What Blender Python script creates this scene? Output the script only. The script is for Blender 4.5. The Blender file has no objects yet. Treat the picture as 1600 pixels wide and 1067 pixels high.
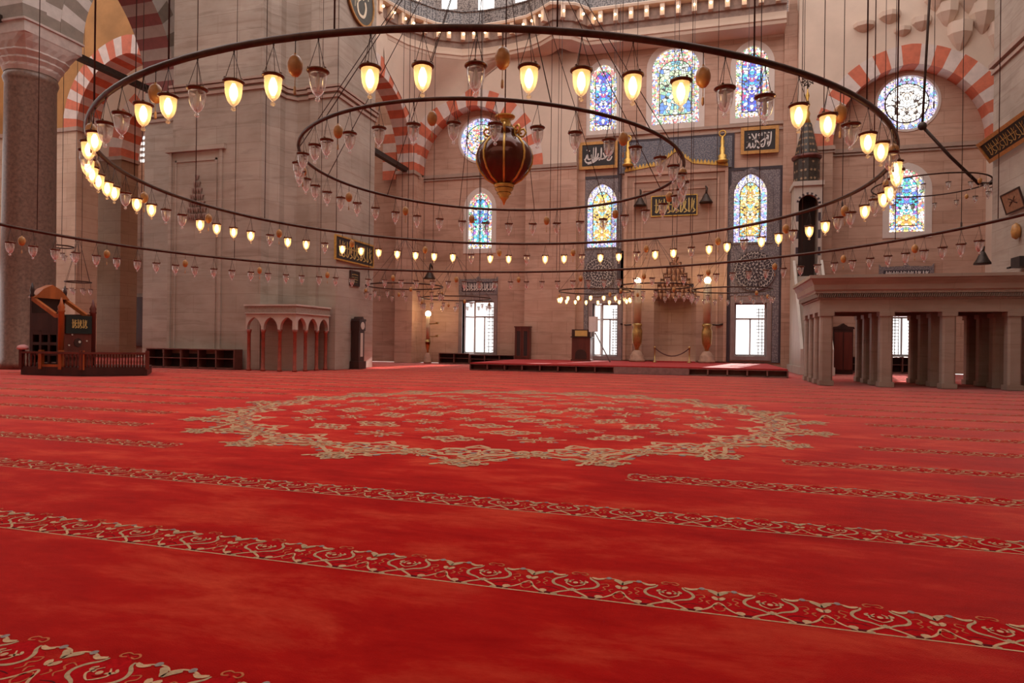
import bpy, math, random
import numpy as np
from math import sin, cos, pi, radians
from mathutils import Vector, Matrix
from mathutils.geometry import tessellate_polygon

random.seed(7)
SC = bpy.context.scene
C = SC.collection

# ------------------------------------------------------------------ camera frame
FPX, EYE, YAW, ROLL = 1020.0, 1.25, 0.2815, 0.01252
CA, SA = cos(YAW), sin(YAW)


def ray(px, py):
    """direction in the hall (X along the qibla wall, Y towards it, Z up) of a sight line of the survey photograph"""
    p, q = px - 800, py - 533.5
    c, s = cos(ROLL), sin(ROLL)
    p, q = c * p + s * q, -s * p + c * q
    u, v = p / FPX, -(q - 2.5) / FPX
    return Vector((u * CA - SA, CA + u * SA, v))


def onY(px, py, Y):
    d = ray(px, py); t = Y / d.y
    return Vector((t * d.x, Y, EYE + t * d.z))


def onX(px, py, X):
    d = ray(px, py); t = X / d.x
    return Vector((X, t * d.y, EYE + t * d.z))


def onZ(px, py, Z=0.0):
    d = ray(px, py); t = (Z - EYE) / d.z
    return Vector((t * d.x, t * d.y, Z))


def at(px, py, depth):
    d = ray(px, py)
    return Vector((d.x * depth, d.y * depth, EYE + d.z * depth))


def hall(x, d, z=0.0):
    """lateral / depth / height over the eye -> hall coordinates"""
    return Vector((x * CA - d * SA, d * CA + x * SA, EYE + z))


# ------------------------------------------------------------------ mesh builder
class MB:
    def __init__(s):
        s.v, s.f, s.m, s.s = [], [], [], []

    def add(s, vs, fs, m=0, smooth=False):
        b = len(s.v)
        s.v.extend([tuple(v) for v in vs])
        for f in fs:
            s.f.append([i + b for i in f]); s.m.append(m); s.s.append(smooth)
        return s

    def box(s, x0, y0, z0, x1, y1, z1, m=0):
        vs = [(x, y, z) for z in (z0, z1) for y in (y0, y1) for x in (x0, x1)]
        return s.add(vs, [(0, 2, 3, 1), (4, 5, 7, 6), (0, 1, 5, 4), (2, 6, 7, 3), (0, 4, 6, 2), (1, 3, 7, 5)], m)

    def obox(s, c, ax, ay, hx, hy, z0, z1, m=0):
        """box with horizontal axes ax, ay (2D unit), half sizes, z range"""
        vs = []
        for z in (z0, z1):
            for b in (-1, 1):
                for a in (-1, 1):
                    vs.append((c[0] + ax[0] * a * hx + ay[0] * b * hy, c[1] + ax[1] * a * hx + ay[1] * b * hy, z))
        return s.add(vs, [(0, 2, 3, 1), (4, 5, 7, 6), (0, 1, 5, 4), (2, 6, 7, 3), (0, 4, 6, 2), (1, 3, 7, 5)], m)

    def prism(s, poly, fn, d0, d1, m=0, ms=None):
        n = len(poly)
        ms = m if ms is None else ms
        vs = [fn(u, v, d0) for u, v in poly] + [fn(u, v, d1) for u, v in poly]
        b = len(s.v); s.v.extend([tuple(v) for v in vs])
        tris = tessellate_polygon([[Vector((u, v, 0)) for u, v in poly]])
        for t in tris:
            s.f.append([b + i for i in t]); s.m.append(m); s.s.append(False)
            s.f.append([b + n + i for i in reversed(t)]); s.m.append(m); s.s.append(False)
        for i in range(n):
            j = (i + 1) % n
            s.f.append([b + i, b + j, b + n + j, b + n + i]); s.m.append(ms); s.s.append(False)
        return s

    def wall(s, outer, holes, fn, depth, m=0, mr=None):
        """front face with holes, reveals of the holes and outer edges going `depth` back"""
        mr = m if mr is None else mr
        loops = [outer] + holes
        pts = [p for l in loops for p in l]
        tris = tessellate_polygon([[Vector((u, v, 0)) for u, v in l] for l in loops])
        s.add([fn(u, v, 0) for u, v in pts], tris, m)
        for k, l in enumerate(loops):
            n = len(l)
            s.add([fn(u, v, 0) for u, v in l] + [fn(u, v, depth) for u, v in l],
                  [(i, (i + 1) % n, n + (i + 1) % n, n + i) for i in range(n)], mr if k else m)
        return s

    def tube(s, pts, r, n=6, m=0, closed=False, smooth=True, caps=True):
        pts = [Vector(p) for p in pts]
        k = len(pts); vs = []; fs = []
        rr = r if isinstance(r, (list, tuple)) else [r] * k
        up = None
        for i, p in enumerate(pts):
            a = pts[(i - 1) % k] if (closed or i > 0) else p
            b = pts[(i + 1) % k] if (closed or i < k - 1) else p
            t = (b - a).normalized()
            if up is None:
                ref = Vector((0, 0, 1)) if abs(t.z) < .9 else Vector((1, 0, 0))
                e1 = t.cross(ref).normalized()
            else:
                e1 = (up - t * up.dot(t)).normalized()
            up = e1
            e2 = t.cross(e1)
            for j in range(n):
                an = 2 * pi * j / n
                vs.append(p + (e1 * cos(an) + e2 * sin(an)) * rr[i])
        for i in range(k if closed else k - 1):
            i2 = (i + 1) % k
            for j in range(n):
                j2 = (j + 1) % n
                fs.append((i * n + j, i * n + j2, i2 * n + j2, i2 * n + j))
        if caps and not closed:
            fs.append(tuple(range(n - 1, -1, -1))); fs.append(tuple((k - 1) * n + j for j in range(n)))
        return s.add(vs, fs, m, smooth)

    def lathe(s, prof, n=16, c=(0, 0, 0), m=0, smooth=True, squash=None):
        vs, fs = [], []
        for r, z in prof:
            for j in range(n):
                a = 2 * pi * j / n
                vs.append((c[0] + r * cos(a), c[1] + r * sin(a), c[2] + z))
        for i in range(len(prof) - 1):
            for j in range(n):
                j2 = (j + 1) % n
                fs.append((i * n + j, i * n + j2, (i + 1) * n + j2, (i + 1) * n + j))
        if prof[0][0] > 1e-4: fs.append(tuple(range(n - 1, -1, -1)))
        if prof[-1][0] > 1e-4: fs.append(tuple((len(prof) - 1) * n + j for j in range(n)))
        return s.add(vs, fs, m, smooth)

    def sphere(s, c, r, n=12, m=0, sz=1.0):
        return s.lathe([(r * sin(pi * i / 8) + (1e-5 if i in (0, 8) else 0), -r * sz * cos(pi * i / 8)) for i in range(9)], n, c, m)

    def strokes(s, lines, fn, d0, d1, m=0):
        """raised brush strokes: each line = (points, width); a shallow solid per stroke"""
        for pts, w in lines:
            P = smooth2(pts) if len(pts) > 2 else pts
            k = len(P); L, R = [], []
            for i, p in enumerate(P):
                a, b = P[max(i - 1, 0)], P[min(i + 1, k - 1)]
                tx, ty = b[0] - a[0], b[1] - a[1]
                l = math.hypot(tx, ty) or 1
                hw = w * .5 * (1 if 0 < i < k - 1 else .55)
                L.append((p[0] - ty / l * hw, p[1] + tx / l * hw)); R.append((p[0] + ty / l * hw, p[1] - tx / l * hw))
            vs = [fn(u, v, d1) for u, v in L] + [fn(u, v, d1) for u, v in R] + [fn(u, v, d0) for u, v in L] + [fn(u, v, d0) for u, v in R]
            fs = []
            for i in range(k - 1):
                fs += [(i, i + 1, k + i + 1, k + i), (2 * k + i, 2 * k + i + 1, i + 1, i), (k + i, k + i + 1, 3 * k + i + 1, 3 * k + i)]
            s.add(vs, fs, m)
        return s

    def shift(s, d):
        s.v = [(x + d[0], y + d[1], z + d[2]) for x, y, z in s.v]
        return s


def smooth2(pts, n=4):
    """Catmull-Rom through 2D control points"""
    out = []
    for i in range(len(pts) - 1):
        p0, p1, p2, p3 = pts[max(i - 1, 0)], pts[i], pts[i + 1], pts[min(i + 2, len(pts) - 1)]
        for k in range(n):
            t = k / n
            out.append(tuple(.5 * (2 * p1[j] + (p2[j] - p0[j]) * t + (2 * p0[j] - 5 * p1[j] + 4 * p2[j] - p3[j]) * t * t + (3 * p1[j] - p0[j] - 3 * p2[j] + p3[j]) * t ** 3) for j in (0, 1)))
    out.append(tuple(pts[-1]))
    return out


def mesh(name, mb, mats):
    me = bpy.data.meshes.new(name)
    me.from_pydata(mb.v, [], mb.f)
    for m in (mats if isinstance(mats, (list, tuple)) else [mats]):
        me.materials.append(m)
    me.polygons.foreach_set('material_index', mb.m)
    me.polygons.foreach_set('use_smooth', mb.s)
    me.update()
    return me


def tag(o, label=None, cat=None, group=None, kind=None):
    for k, v in (('label', label), ('category', cat), ('group', group), ('kind', kind)):
        if v: o[k] = v
    return o


def obj(name, mb, mats, parent=None, loc=None):
    o = bpy.data.objects.new(name, mesh(name, mb, mats) if isinstance(mb, MB) else mb)
    C.objects.link(o)
    if parent: o.parent = parent
    if loc: o.location = loc
    return o


def thing(name, label, cat, loc=(0, 0, 0), group=None, rz=0):
    o = bpy.data.objects.new(name, None); C.objects.link(o)
    o.empty_display_size = .2
    o.location = loc; o.rotation_euler = (0, 0, rz)
    return tag(o, label, cat, group)


def struct(name, mb, mats, parent=None):
    o = obj(name, mb, mats, parent)
    if not parent: o['kind'] = 'structure'
    return o


def sroot(name, loc=(0, 0, 0)):
    o = bpy.data.objects.new(name, None); C.objects.link(o); o.location = loc; o['kind'] = 'structure'
    return o


def dup(root, loc, label, group=None, rz=0):
    r = root.copy(); C.objects.link(r); r.location = loc; r.rotation_euler = (0, 0, rz)
    r['label'] = label
    if group: r['group'] = group
    for ch in list(root.children):
        c = ch.copy(); C.objects.link(c); c.parent = r
        for g in ch.children:
            d = g.copy(); C.objects.link(d); d.parent = c
    return r


# plane mappings: fn(u, v, depth) ; depth goes into the wall, away from the hall
def PY(Y): return lambda u, v, d: (u, Y + d, v)          # wall facing -Y
def PXp(X): return lambda u, v, d: (X - d, u, v)          # wall facing +X
def PXn(X): return lambda u, v, d: (X + d, u, v)          # wall facing -X
def PZ(Z): return lambda u, v, d: (u, v, Z + d)


def arch(a, h, n=12):
    """pointed arch, from the right springing over the apex to the left one"""
    k = (h * h - a * a) / (2 * a); R = a + k
    tm = math.atan2(h, k)
    half = [(-k + R * cos(tm * i / n), R * sin(tm * i / n)) for i in range(n + 1)]
    half[-1] = (0, h)
    return half + [(-x, z) for x, z in reversed(half[:-1])]


def arched(cx, z0, z1, w, rise, n=8):
    """loop of an arched opening: bottom left, bottom right, then the arch"""
    return [(cx - w / 2, z0), (cx + w / 2, z0)] + [(cx + x, z1 - rise + z) for x, z in arch(w / 2, rise, n)]


def circle(cx, cz, r, n=40, rz=None):
    return [(cx + r * cos(2 * pi * i / n), cz + (rz or r) * sin(2 * pi * i / n)) for i in range(n)]


def rect(x0, z0, x1, z1): return [(x0, z0), (x1, z0), (x1, z1), (x0, z1)]


def inset(poly, cx, cz, f): return [(cx + (x - cx) * f, cz + (z - cz) * f) for x, z in poly]


ORD = ['first', 'second', 'third', 'fourth', 'fifth', 'sixth', 'seventh', 'eighth', 'ninth', 'tenth', 'eleventh', 'twelfth', 'thirteenth',
       'fourteenth', 'fifteenth', 'sixteenth', 'seventeenth', 'eighteenth', 'nineteenth']
TENS = {2: ('twentieth', 'twenty'), 3: ('thirtieth', 'thirty'), 4: ('fortieth', 'forty'), 5: ('fiftieth', 'fifty'), 6: ('sixtieth', 'sixty')}


def ordinal(n):
    if n < 20: return ORD[n - 1]
    t, r = divmod(n, 10)
    return TENS[t][0] if r == 0 else TENS[t][1] + '-' + ORD[r - 1]


# ------------------------------------------------------------------ materials
def newmat(name):
    m = bpy.data.materials.new(name); m.use_nodes = True
    nt = m.node_tree
    return m, nt, nt.nodes['Principled BSDF']


def N(nt, typ, **kw):
    n = nt.nodes.new(typ)
    for k, v in kw.items():
        if k in n.inputs: n.inputs[k].default_value = v
        else: setattr(n, k, v)
    return n


def coords(nt, scale=(1, 1, 1)):
    tc = N(nt, 'ShaderNodeTexCoord')
    mp = N(nt, 'ShaderNodeMapping'); mp.inputs['Scale'].default_value = scale
    nt.links.new(tc.outputs['Object'], mp.inputs['Vector'])
    return mp.outputs['Vector']


def rgba(c): return (c[0], c[1], c[2], 1)


def mixc(nt, fac, a, b, blend='MIX'):
    n = N(nt, 'ShaderNodeMix', data_type='RGBA', blend_type=blend)
    for sock, v in ((n.inputs['Factor'], fac), (n.inputs[6], a), (n.inputs[7], b)):
        if isinstance(v, (int, float)): sock.default_value = v
        elif isinstance(v, (tuple, list)): sock.default_value = rgba(v)
        else: nt.links.new(v, sock)
    return n.outputs[2]


def ramp(nt, fac, stops, interp='LINEAR'):
    r = N(nt, 'ShaderNodeValToRGB'); r.color_ramp.interpolation = interp
    el = r.color_ramp.elements
    el[0].position, el[0].color = stops[0][0], rgba(stops[0][1])
    el[1].position, el[1].color = stops[1][0], rgba(stops[1][1])
    for p, c in stops[2:]:
        e = el.new(p); e.color = rgba(c)
    nt.links.new(fac, r.inputs['Fac'])
    return r.outputs['Color']


def plain(name, col, rough=.6, metal=0.0, var=.25, scale=6.0, stretch=(1, 1, 1), bump=0.0, spec=.4):
    m, nt, b = newmat(name)
    no = N(nt, 'ShaderNodeTexNoise', Scale=scale, Detail=5.0, Roughness=.6)
    nt.links.new(coords(nt, stretch), no.inputs['Vector'])
    lo = tuple(c * (1 - var) for c in col); hi = tuple(min(1, c * (1 + var)) for c in col)
    nt.links.new(ramp(nt, no.outputs['Fac'], [(.3, lo), (.7, hi)]), b.inputs['Base Color'])
    b.inputs['Roughness'].default_value = rough; b.inputs['Metallic'].default_value = metal
    b.inputs['Specular IOR Level'].default_value = spec
    if bump:
        bp = N(nt, 'ShaderNodeBump', Strength=bump, Distance=.02)
        nt.links.new(no.outputs['Fac'], bp.inputs['Height']); nt.links.new(bp.outputs['Normal'], b.inputs['Normal'])
    return m


def stone(name, c1, c2, mortar, bw=1.7, bh=.62, rough=.62, streak=.5):
    """coursed marble: joints, horizontal banding, blotches"""
    m, nt, b = newmat(name)
    tc = N(nt, 'ShaderNodeTexCoord')
    sep = N(nt, 'ShaderNodeSeparateXYZ'); nt.links.new(tc.outputs['Object'], sep.inputs[0])
    sm = N(nt, 'ShaderNodeMath', operation='ADD'); nt.links.new(sep.outputs['X'], sm.inputs[0]); nt.links.new(sep.outputs['Y'], sm.inputs[1])
    cb = N(nt, 'ShaderNodeCombineXYZ'); nt.links.new(sm.outputs[0], cb.inputs['X']); nt.links.new(sep.outputs['Z'], cb.inputs['Y'])
    br = N(nt, 'ShaderNodeTexBrick', Scale=1.0)
    for k, v in (('Color1', rgba(c1)), ('Color2', rgba(c2)), ('Mortar', rgba(mortar)), ('Mortar Size', .012), ('Mortar Smooth', .3), ('Brick Width', bw), ('Row Height', bh), ('Bias', 0.0)):
        br.inputs[k].default_value = v
    nt.links.new(cb.outputs[0], br.inputs['Vector'])
    n1 = N(nt, 'ShaderNodeTexNoise', Scale=1.0, Detail=6.0, Roughness=.62, Distortion=.6)
    nt.links.new(coords(nt, (.35, .35, 2.6)), n1.inputs['Vector'])
    n2 = N(nt, 'ShaderNodeTexNoise', Scale=.45, Detail=4.0, Roughness=.6)
    nt.links.new(coords(nt), n2.inputs['Vector'])
    band = ramp(nt, n1.outputs['Fac'], [(.28, (.60, .55, .52)), (.46, (1, 1, 1)), (.58, (.92, .88, .86)), (.72, (.70, .62, .58))])
    blot = ramp(nt, n2.outputs['Fac'], [(.3, (.70, .66, .63)), (.66, (1.0, 1.0, 1.0))])
    col = mixc(nt, streak, br.outputs['Color'], band, 'MULTIPLY')
    col = mixc(nt, .8, col, blot, 'MULTIPLY')
    nt.links.new(col, b.inputs['Base Color'])
    b.inputs['Roughness'].default_value = rough; b.inputs['Specular IOR Level'].default_value = .3
    bp = N(nt, 'ShaderNodeBump', Strength=.25, Distance=.03)
    nt.links.new(br.outputs['Fac'], bp.inputs['Height']); bp.invert = True
    nt.links.new(bp.outputs['Normal'], b.inputs['Normal'])
    return m


def emit(name, col, strength):
    m, nt, b = newmat(name)
    b.inputs['Base Color'].default_value = (.8, .7, .5, 1)
    b.inputs['Emission Color'].default_value = rgba(col)
    b.inputs['Emission Strength'].default_value = strength
    return m


def stained(name, palette, scale, strength, lead=.05, glow=.35):
    """daylight coming through leaded coloured glass"""
    m, nt, b = newmat(name)
    sx = N(nt, 'ShaderNodeSeparateXYZ'); nt.links.new(coords(nt), sx.inputs[0])
    ab = N(nt, 'ShaderNodeMath', operation='ABSOLUTE'); nt.links.new(sx.outputs['X'], ab.inputs[0])
    cx_ = N(nt, 'ShaderNodeCombineXYZ'); nt.links.new(ab.outputs[0], cx_.inputs['X']); nt.links.new(sx.outputs['Z'], cx_.inputs['Z'])
    v = cx_.outputs[0]
    vo = N(nt, 'ShaderNodeTexVoronoi', Scale=scale, Randomness=.85); nt.links.new(v, vo.inputs['Vector'])
    ve = N(nt, 'ShaderNodeTexVoronoi', Scale=scale, Randomness=.85, feature='DISTANCE_TO_EDGE'); nt.links.new(v, ve.inputs['Vector'])
    sp = N(nt, 'ShaderNodeSeparateColor'); nt.links.new(vo.outputs['Color'], sp.inputs[0])
    k = len(palette)
    col = ramp(nt, sp.outputs[0], [(i / k, c) for i, c in enumerate(palette)], 'CONSTANT')
    ed = N(nt, 'ShaderNodeMath', operation='GREATER_THAN'); ed.inputs[1].default_value = lead
    nt.links.new(ve.outputs['Distance'], ed.inputs[0])
    out = mixc(nt, ed.outputs[0], (.05, .035, .03), col)
    nt.links.new(out, b.inputs['Emission Color'])
    b.inputs['Emission Strength'].default_value = strength
    b.inputs['Base Color'].default_value = (.05, .05, .05, 1); b.inputs['Roughness'].default_value = .3
    return m


def tile(name, dark, light, scale, light_amt=.42):
    m, nt, b = newmat(name)
    v = coords(nt)
    vo = N(nt, 'ShaderNodeTexVoronoi', Scale=scale, Randomness=.5); nt.links.new(v, vo.inputs['Vector'])
    no = N(nt, 'ShaderNodeTexNoise', Scale=scale * 1.7, Detail=2.0); nt.links.new(v, no.inputs['Vector'])
    ad = N(nt, 'ShaderNodeMath', operation='MULTIPLY'); nt.links.new(vo.outputs['Distance'], ad.inputs[0]); nt.links.new(no.outputs['Fac'], ad.inputs[1])
    col = ramp(nt, ad.outputs[0], [(light_amt * .38, light), (light_amt * .55, dark), (.5, dark), (.62, light)])
    nt.links.new(col, b.inputs['Base Color'])
    b.inputs['Roughness'].default_value = .3
    return m


def glassmat(name, tint, gloss=.22, body=0.0, bodycol=(1, .85, .6), glow=0.0):
    m, nt, b = newmat(name)
    out = nt.nodes['Material Output']; nt.nodes.remove(b)
    tr = N(nt, 'ShaderNodeBsdfTransparent'); tr.inputs['Color'].default_value = rgba(tint)
    gl = N(nt, 'ShaderNodeBsdfGlossy'); gl.inputs['Roughness'].default_value = .12; gl.inputs['Color'].default_value = (1, .97, .95, 1)
    lw = N(nt, 'ShaderNodeLayerWeight', Blend=.35)
    mp = N(nt, 'ShaderNodeMapRange'); nt.links.new(lw.outputs['Facing'], mp.inputs['Value'])
    mp.inputs['To Min'].default_value = gloss * .35; mp.inputs['To Max'].default_value = min(1.0, gloss * 3.2)
    mx = N(nt, 'ShaderNodeMixShader')
    nt.links.new(mp.outputs['Result'], mx.inputs['Fac']); nt.links.new(tr.outputs[0], mx.inputs[1]); nt.links.new(gl.outputs[0], mx.inputs[2])
    res = mx.outputs[0]
    if body:
        df = N(nt, 'ShaderNodeBsdfTranslucent'); df.inputs['Color'].default_value = rgba(bodycol)
        m2 = N(nt, 'ShaderNodeMixShader'); m2.inputs['Fac'].default_value = body
        nt.links.new(res, m2.inputs[1]); nt.links.new(df.outputs[0], m2.inputs[2]); res = m2.outputs[0]
    nt.links.new(res, out.inputs['Surface'])
    return m


M = {}
M['qibla'] = stone('qibla_marble', (.56, .335, .245), (.61, .38, .285), (.42, .235, .165), streak=.75)
M['qibla_dark'] = stone('mihrab_marble', (.44, .26, .19), (.48, .30, .22), (.32, .175, .12), streak=.75)
M['pier'] = stone('pier_marble', (.425, .345, .285), (.475, .385, .32), (.35, .27, .215), 2.2, .8, streak=.75)
M['aisle'] = stone('aisle_marble', (.58, .40, .29), (.62, .44, .33), (.44, .28, .19), 2.0, .8)
M['aisle_brown'] = stone('aisle_brown_marble', (.36, .21, .13), (.40, .25, .16), (.27, .15, .09), 2.0, .8)
M['trim'] = plain('moulding_stone', (.39, .265, .21), .6, var=.12, scale=2)
M['plaster'] = plain('cream_plaster', (.66, .50, .40), .8, var=.08, scale=.6)
M['plaster_or'] = plain('ochre_plaster', (.40, .185, .06), .8, var=.18, scale=.8)
M['surround'] = plain('window_plaster', (.68, .56, .50), .7, var=.05, scale=2)
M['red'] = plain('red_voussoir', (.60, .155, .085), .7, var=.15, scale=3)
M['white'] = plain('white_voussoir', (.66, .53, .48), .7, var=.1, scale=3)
M['red_shaded'] = plain('shaded_red_voussoir', (.20, .045, .035), .7, var=.15, scale=3)  # red voussoir with the soffit's shade put into its colour
M['pale_shaded'] = plain('shaded_pale_voussoir', (.33, .24, .20), .7, var=.1, scale=3)  # pale voussoir, darkened in colour for the shaded soffit
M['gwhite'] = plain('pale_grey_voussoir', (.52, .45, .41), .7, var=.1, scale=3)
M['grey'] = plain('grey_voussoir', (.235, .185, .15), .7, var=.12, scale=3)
M['granite'] = plain('brown_granite', (.17, .10, .075), .35, var=.35, scale=9)
M['capital'] = plain('capital_marble', (.47, .37, .33), .6, var=.16, scale=3, bump=.2)
M['iron'] = plain('dark_iron', (.055, .035, .028), .5, .6, var=.3, scale=8)
M['ring'] = plain('bronze_ring', (.065, .03, .02), .42, .75, var=.35, scale=7)
M['wire'] = plain('steel_wire', (.07, .045, .04), .5, .5, var=.2, scale=5)
M['rim'] = plain('lamp_brass', (.13, .06, .035), .32, .85, var=.3, scale=20)
M['glass'] = glassmat('clear_lamp_glass', (.96, .95, .95), .32, .15, (1, .97, .94))
M['glass_lit'] = glassmat('lit_lamp_glass', (.98, .94, .86), .16, .30, (1, .80, .50))
M['glass_far'] = glassmat('far_lamp_glass', (.95, .94, .94), .42, .24, (1, .97, .94))
M['bulb_on'] = emit('lit_bulb', (1.0, .70, .34), 12)
M['bulb_off'] = plain('frosted_bulb', (.8, .76, .72), .25, var=.05)
M['globe_lamp'] = emit('globe_lamp', (1.0, .74, .38), 45)
M['gallery_bulb'] = emit('gallery_bulb', (1.0, .64, .30), 7)
M['egg'] = plain('ostrich_egg_shell', (.50, .23, .07), .35, var=.35, scale=5)
M['tassel'] = plain('tassel', (.5, .3, .16), .6)
M['gold'] = plain('gilding', (.62, .36, .09), .38, .7, var=.25, scale=10)
M['gold_ink'] = plain('gold_lettering', (.60, .42, .14), .45, .3, var=.1)
M['frame'] = plain('gilt_frame', (.50, .24, .07), .45, .25, var=.2, scale=8)
M['black'] = plain('black_panel', (.022, .014, .014), .45, var=.3)
M['white_ink'] = plain('white_lettering', (.68, .60, .56), .6, var=.05)
M['cream_ink'] = plain('cream_lettering', (.80, .66, .48), .6, var=.05)
M['greygreen'] = plain('roundel_green', (.085, .075, .062), .55, var=.15)
M['tile'] = tile('iznik_tile', (.15, .12, .135), (.30, .25, .25), 11)
M['tile_b'] = tile('iznik_tile_border', (.14, .11, .12), (.30, .24, .23), 15)
M['tile_c'] = tile('iznik_tile_fine', (.10, .10, .13), (.24, .22, .235), 12)
M['tile_dark'] = plain('cobalt_tile', (.055, .04, .05), .3, var=.25)
M['wood'] = plain('red_wood', (.115, .024, .016), .4, var=.4, scale=3, stretch=(1, 1, .15))
M['wood_or'] = plain('orange_wood', (.34, .085, .02), .4, var=.35, scale=3, stretch=(1, 1, .2))
M['wood_dk'] = plain('dark_wood', (.040, .014, .011), .4, var=.4, scale=3, stretch=(1, 1, .2))
M['shelf'] = plain('shelf_wood', (.15, .055, .042), .5, var=.3, scale=3)
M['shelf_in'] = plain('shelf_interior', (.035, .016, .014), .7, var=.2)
M['shelf_grey'] = plain('greyed_shelf_wood', (.23, .125, .10), .5, var=.25, scale=3)
M['porphyry'] = plain('porphyry_column', (.26, .05, .03), .35, var=.3, scale=6)
M['marble'] = plain('white_marble', (.50, .41, .35), .5, var=.12, scale=1.5, stretch=(1, 1, .4))
M['mahfil'] = stone('tribune_marble', (.37, .30, .245), (.40, .325, .265), (.34, .27, .22), 3.0, 1.4, .5, .7)
M['mahfil_d'] = plain('carved_marble', (.30, .235, .19), .6, var=.2, scale=14)
M['globe_red'] = plain('red_lacquer_globe', (.085, .018, .007), .14, .3, var=.25, scale=3)
M['winframe'] = plain('white_window_frame', (.46, .40, .40), .5, var=.08)
M['winmarble'] = plain('window_jamb_marble', (.26, .185, .175), .5, var=.2, scale=2)
M['grille'] = plain('iron_grille', (.24, .22, .22), .5, .3, var=.1)
M['reveal'] = plain('bright_reveal', (.70, .64, .62), .6, var=.06)
M['slate'] = plain('star_panel', (.045, .03, .022), .5, var=.4, scale=6)
M['star'] = plain('star_inlay', (.34, .22, .13), .5, var=.2)
M['niche'] = plain('muqarnas_stone', (.37, .20, .135), .7, var=.25, scale=4)
M['niche_p'] = plain('pier_muqarnas_stone', (.30, .205, .17), .7, var=.25, scale=4)
M['rope'] = plain('barrier_rope', (.09, .03, .03), .8)
M['brass'] = plain('aged_brass', (.42, .25, .09), .36, .75, var=.3, scale=6)
M['candle'] = plain('painted_candle', (.52, .36, .22), .5, var=.15, scale=2)
M['redcloth'] = plain('red_mat', (.35, .02, .02), .9, var=.2)
M['greycloth'] = plain('grey_carpet_face', (.25, .15, .13), .9, var=.2)
M['plastic'] = plain('dark_plastic', (.03, .02, .02), .5, var=.2)
M['banner'] = plain('green_black_velvet', (.010, .012, .008), .8, var=.3)
M['lattice_stone'] = tile('carved_balustrade', (.06, .045, .045), (.27, .225, .21), 9, .55)
M['clockface'] = plain('clock_face', (.6, .5, .42), .4, var=.05)
M['pink'] = plain('pink_cloth', (.55, .25, .24), .9, var=.2)
M['plaque'] = plain('brown_plaque', (.30, .15, .085), .5, var=.25, scale=8)

PAL_BLUE = [(.06, .10, .75), (.95, .95, 1.0), (.10, .25, .85), (.10, .55, .85), (.55, .10, .30), (.8, .75, .95), (.12, .12, .55)]
PAL_YEL = [(1.0, .72, .18), (1, .9, .6), (.95, .55, .12), (.95, .8, .35), (.35, .75, .8), (1, .95, .8), (.9, .4, .1)]
PAL_MIX = [(1, .92, .9), (.85, .25, .25), (.95, .9, .95), (.95, .65, .25), (.25, .35, .8), (1, .95, .9), (.3, .55, .3), (1, .85, .7)]
PAL_VIO = [(.55, .5, .95), (.9, .9, 1), (.35, .4, .9), (.85, .6, .9), (.3, .75, .85), (.95, .92, 1), (.95, .75, .5)]
PAL_GRN = [(.55, .75, .45), (.95, 1, .9), (.35, .6, .4), (.75, .85, .55), (.15, .3, .75), (.9, .9, .7), (.25, .6, .75)]
PAL_CYAN = [(.10, .45, .85), (.9, .97, 1), (.1, .65, .75), (.15, .25, .75), (.55, .2, .65), (.85, .95, 1), (.2, .75, .55)]
PAL_WHITE = [(1, .98, .92), (1, .9, .75), (1, 1, 1), (1, .95, .85), (.95, .75, .6)]
M['sg_blue'] = stained('glass_blue', PAL_BLUE, 7.5, 1.4)
M['sg_yel'] = stained('glass_amber', PAL_YEL, 8.0, 1.35)
M['sg_mix'] = stained('glass_border_mixed', PAL_MIX, 9.0, 1.35)
M['sg_vio'] = stained('glass_border_violet', PAL_VIO, 8.5, 1.3)
M['sg_grn'] = stained('glass_green', PAL_GRN, 5.0, 1.25)
M['sg_cyan'] = stained('glass_cyan', PAL_CYAN, 7.5, 1.4)
M['sg_white'] = stained('glass_white', PAL_WHITE, 5.5, 1.9, .06)

# ------------------------------------------------------------------ the shell
YQ = 37.0            # plane of the qibla wall
YF = 36.2            # its arch fronts
ZS = 11.45           # springing of the arches
ZTOP = 27.0

struct('floor', MB().box(-46, -9, -.5, 20, YQ + 2, -.034), M['marble'])


def door_opening(px0, px1, py0, py1, Y):
    a, b = onY(px0, py1, Y), onY(px1, py0, Y)
    return rect(a.x, a.z, b.x, b.z)


L_BAY = -13.1; R_BAY = 9.75; BAY = 3.35
OP = {'left': door_opening(722, 772, 470, 552, YQ), 'mid': door_opening(925, 966, 474, 556, YQ - .25),
      'right': door_opening(1147, 1198, 473, 556, YQ - .25), 'far': door_opening(1384, 1438, 470, 556, YQ)}


def win_rect(px0, px1, py0, py1, Y):
    a, b = onY(px0, py1, Y), onY(px1, py0, Y)
    return (a.x + b.x) / 2, a.z, b.z, b.x - a.x


W = {'left_low': win_rect(731, 769, 299, 389, YQ), 'right_low': win_rect(1389, 1446, 262, 363, YQ),
     'up_a': win_rect(921, 964, 98, 205, YQ - .25), 'up_b': win_rect(1018, 1093, 72, 196, YQ - .25), 'up_c': win_rect(1149, 1202, 68, 185, YQ - .25),
     'tile_a': win_rect(917, 964, 286, 387, YQ - .25), 'tile_b': win_rect(1146, 1199, 270, 379, YQ - .25)}
wl = onY(751, 218, YQ); wr = onY(1418, 160, YQ)
WHEELS = [(wl.x, wl.z, 1.30), (wr.x, wr.z, 1.36)]
slit = onY(221, 228, YQ)

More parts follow.
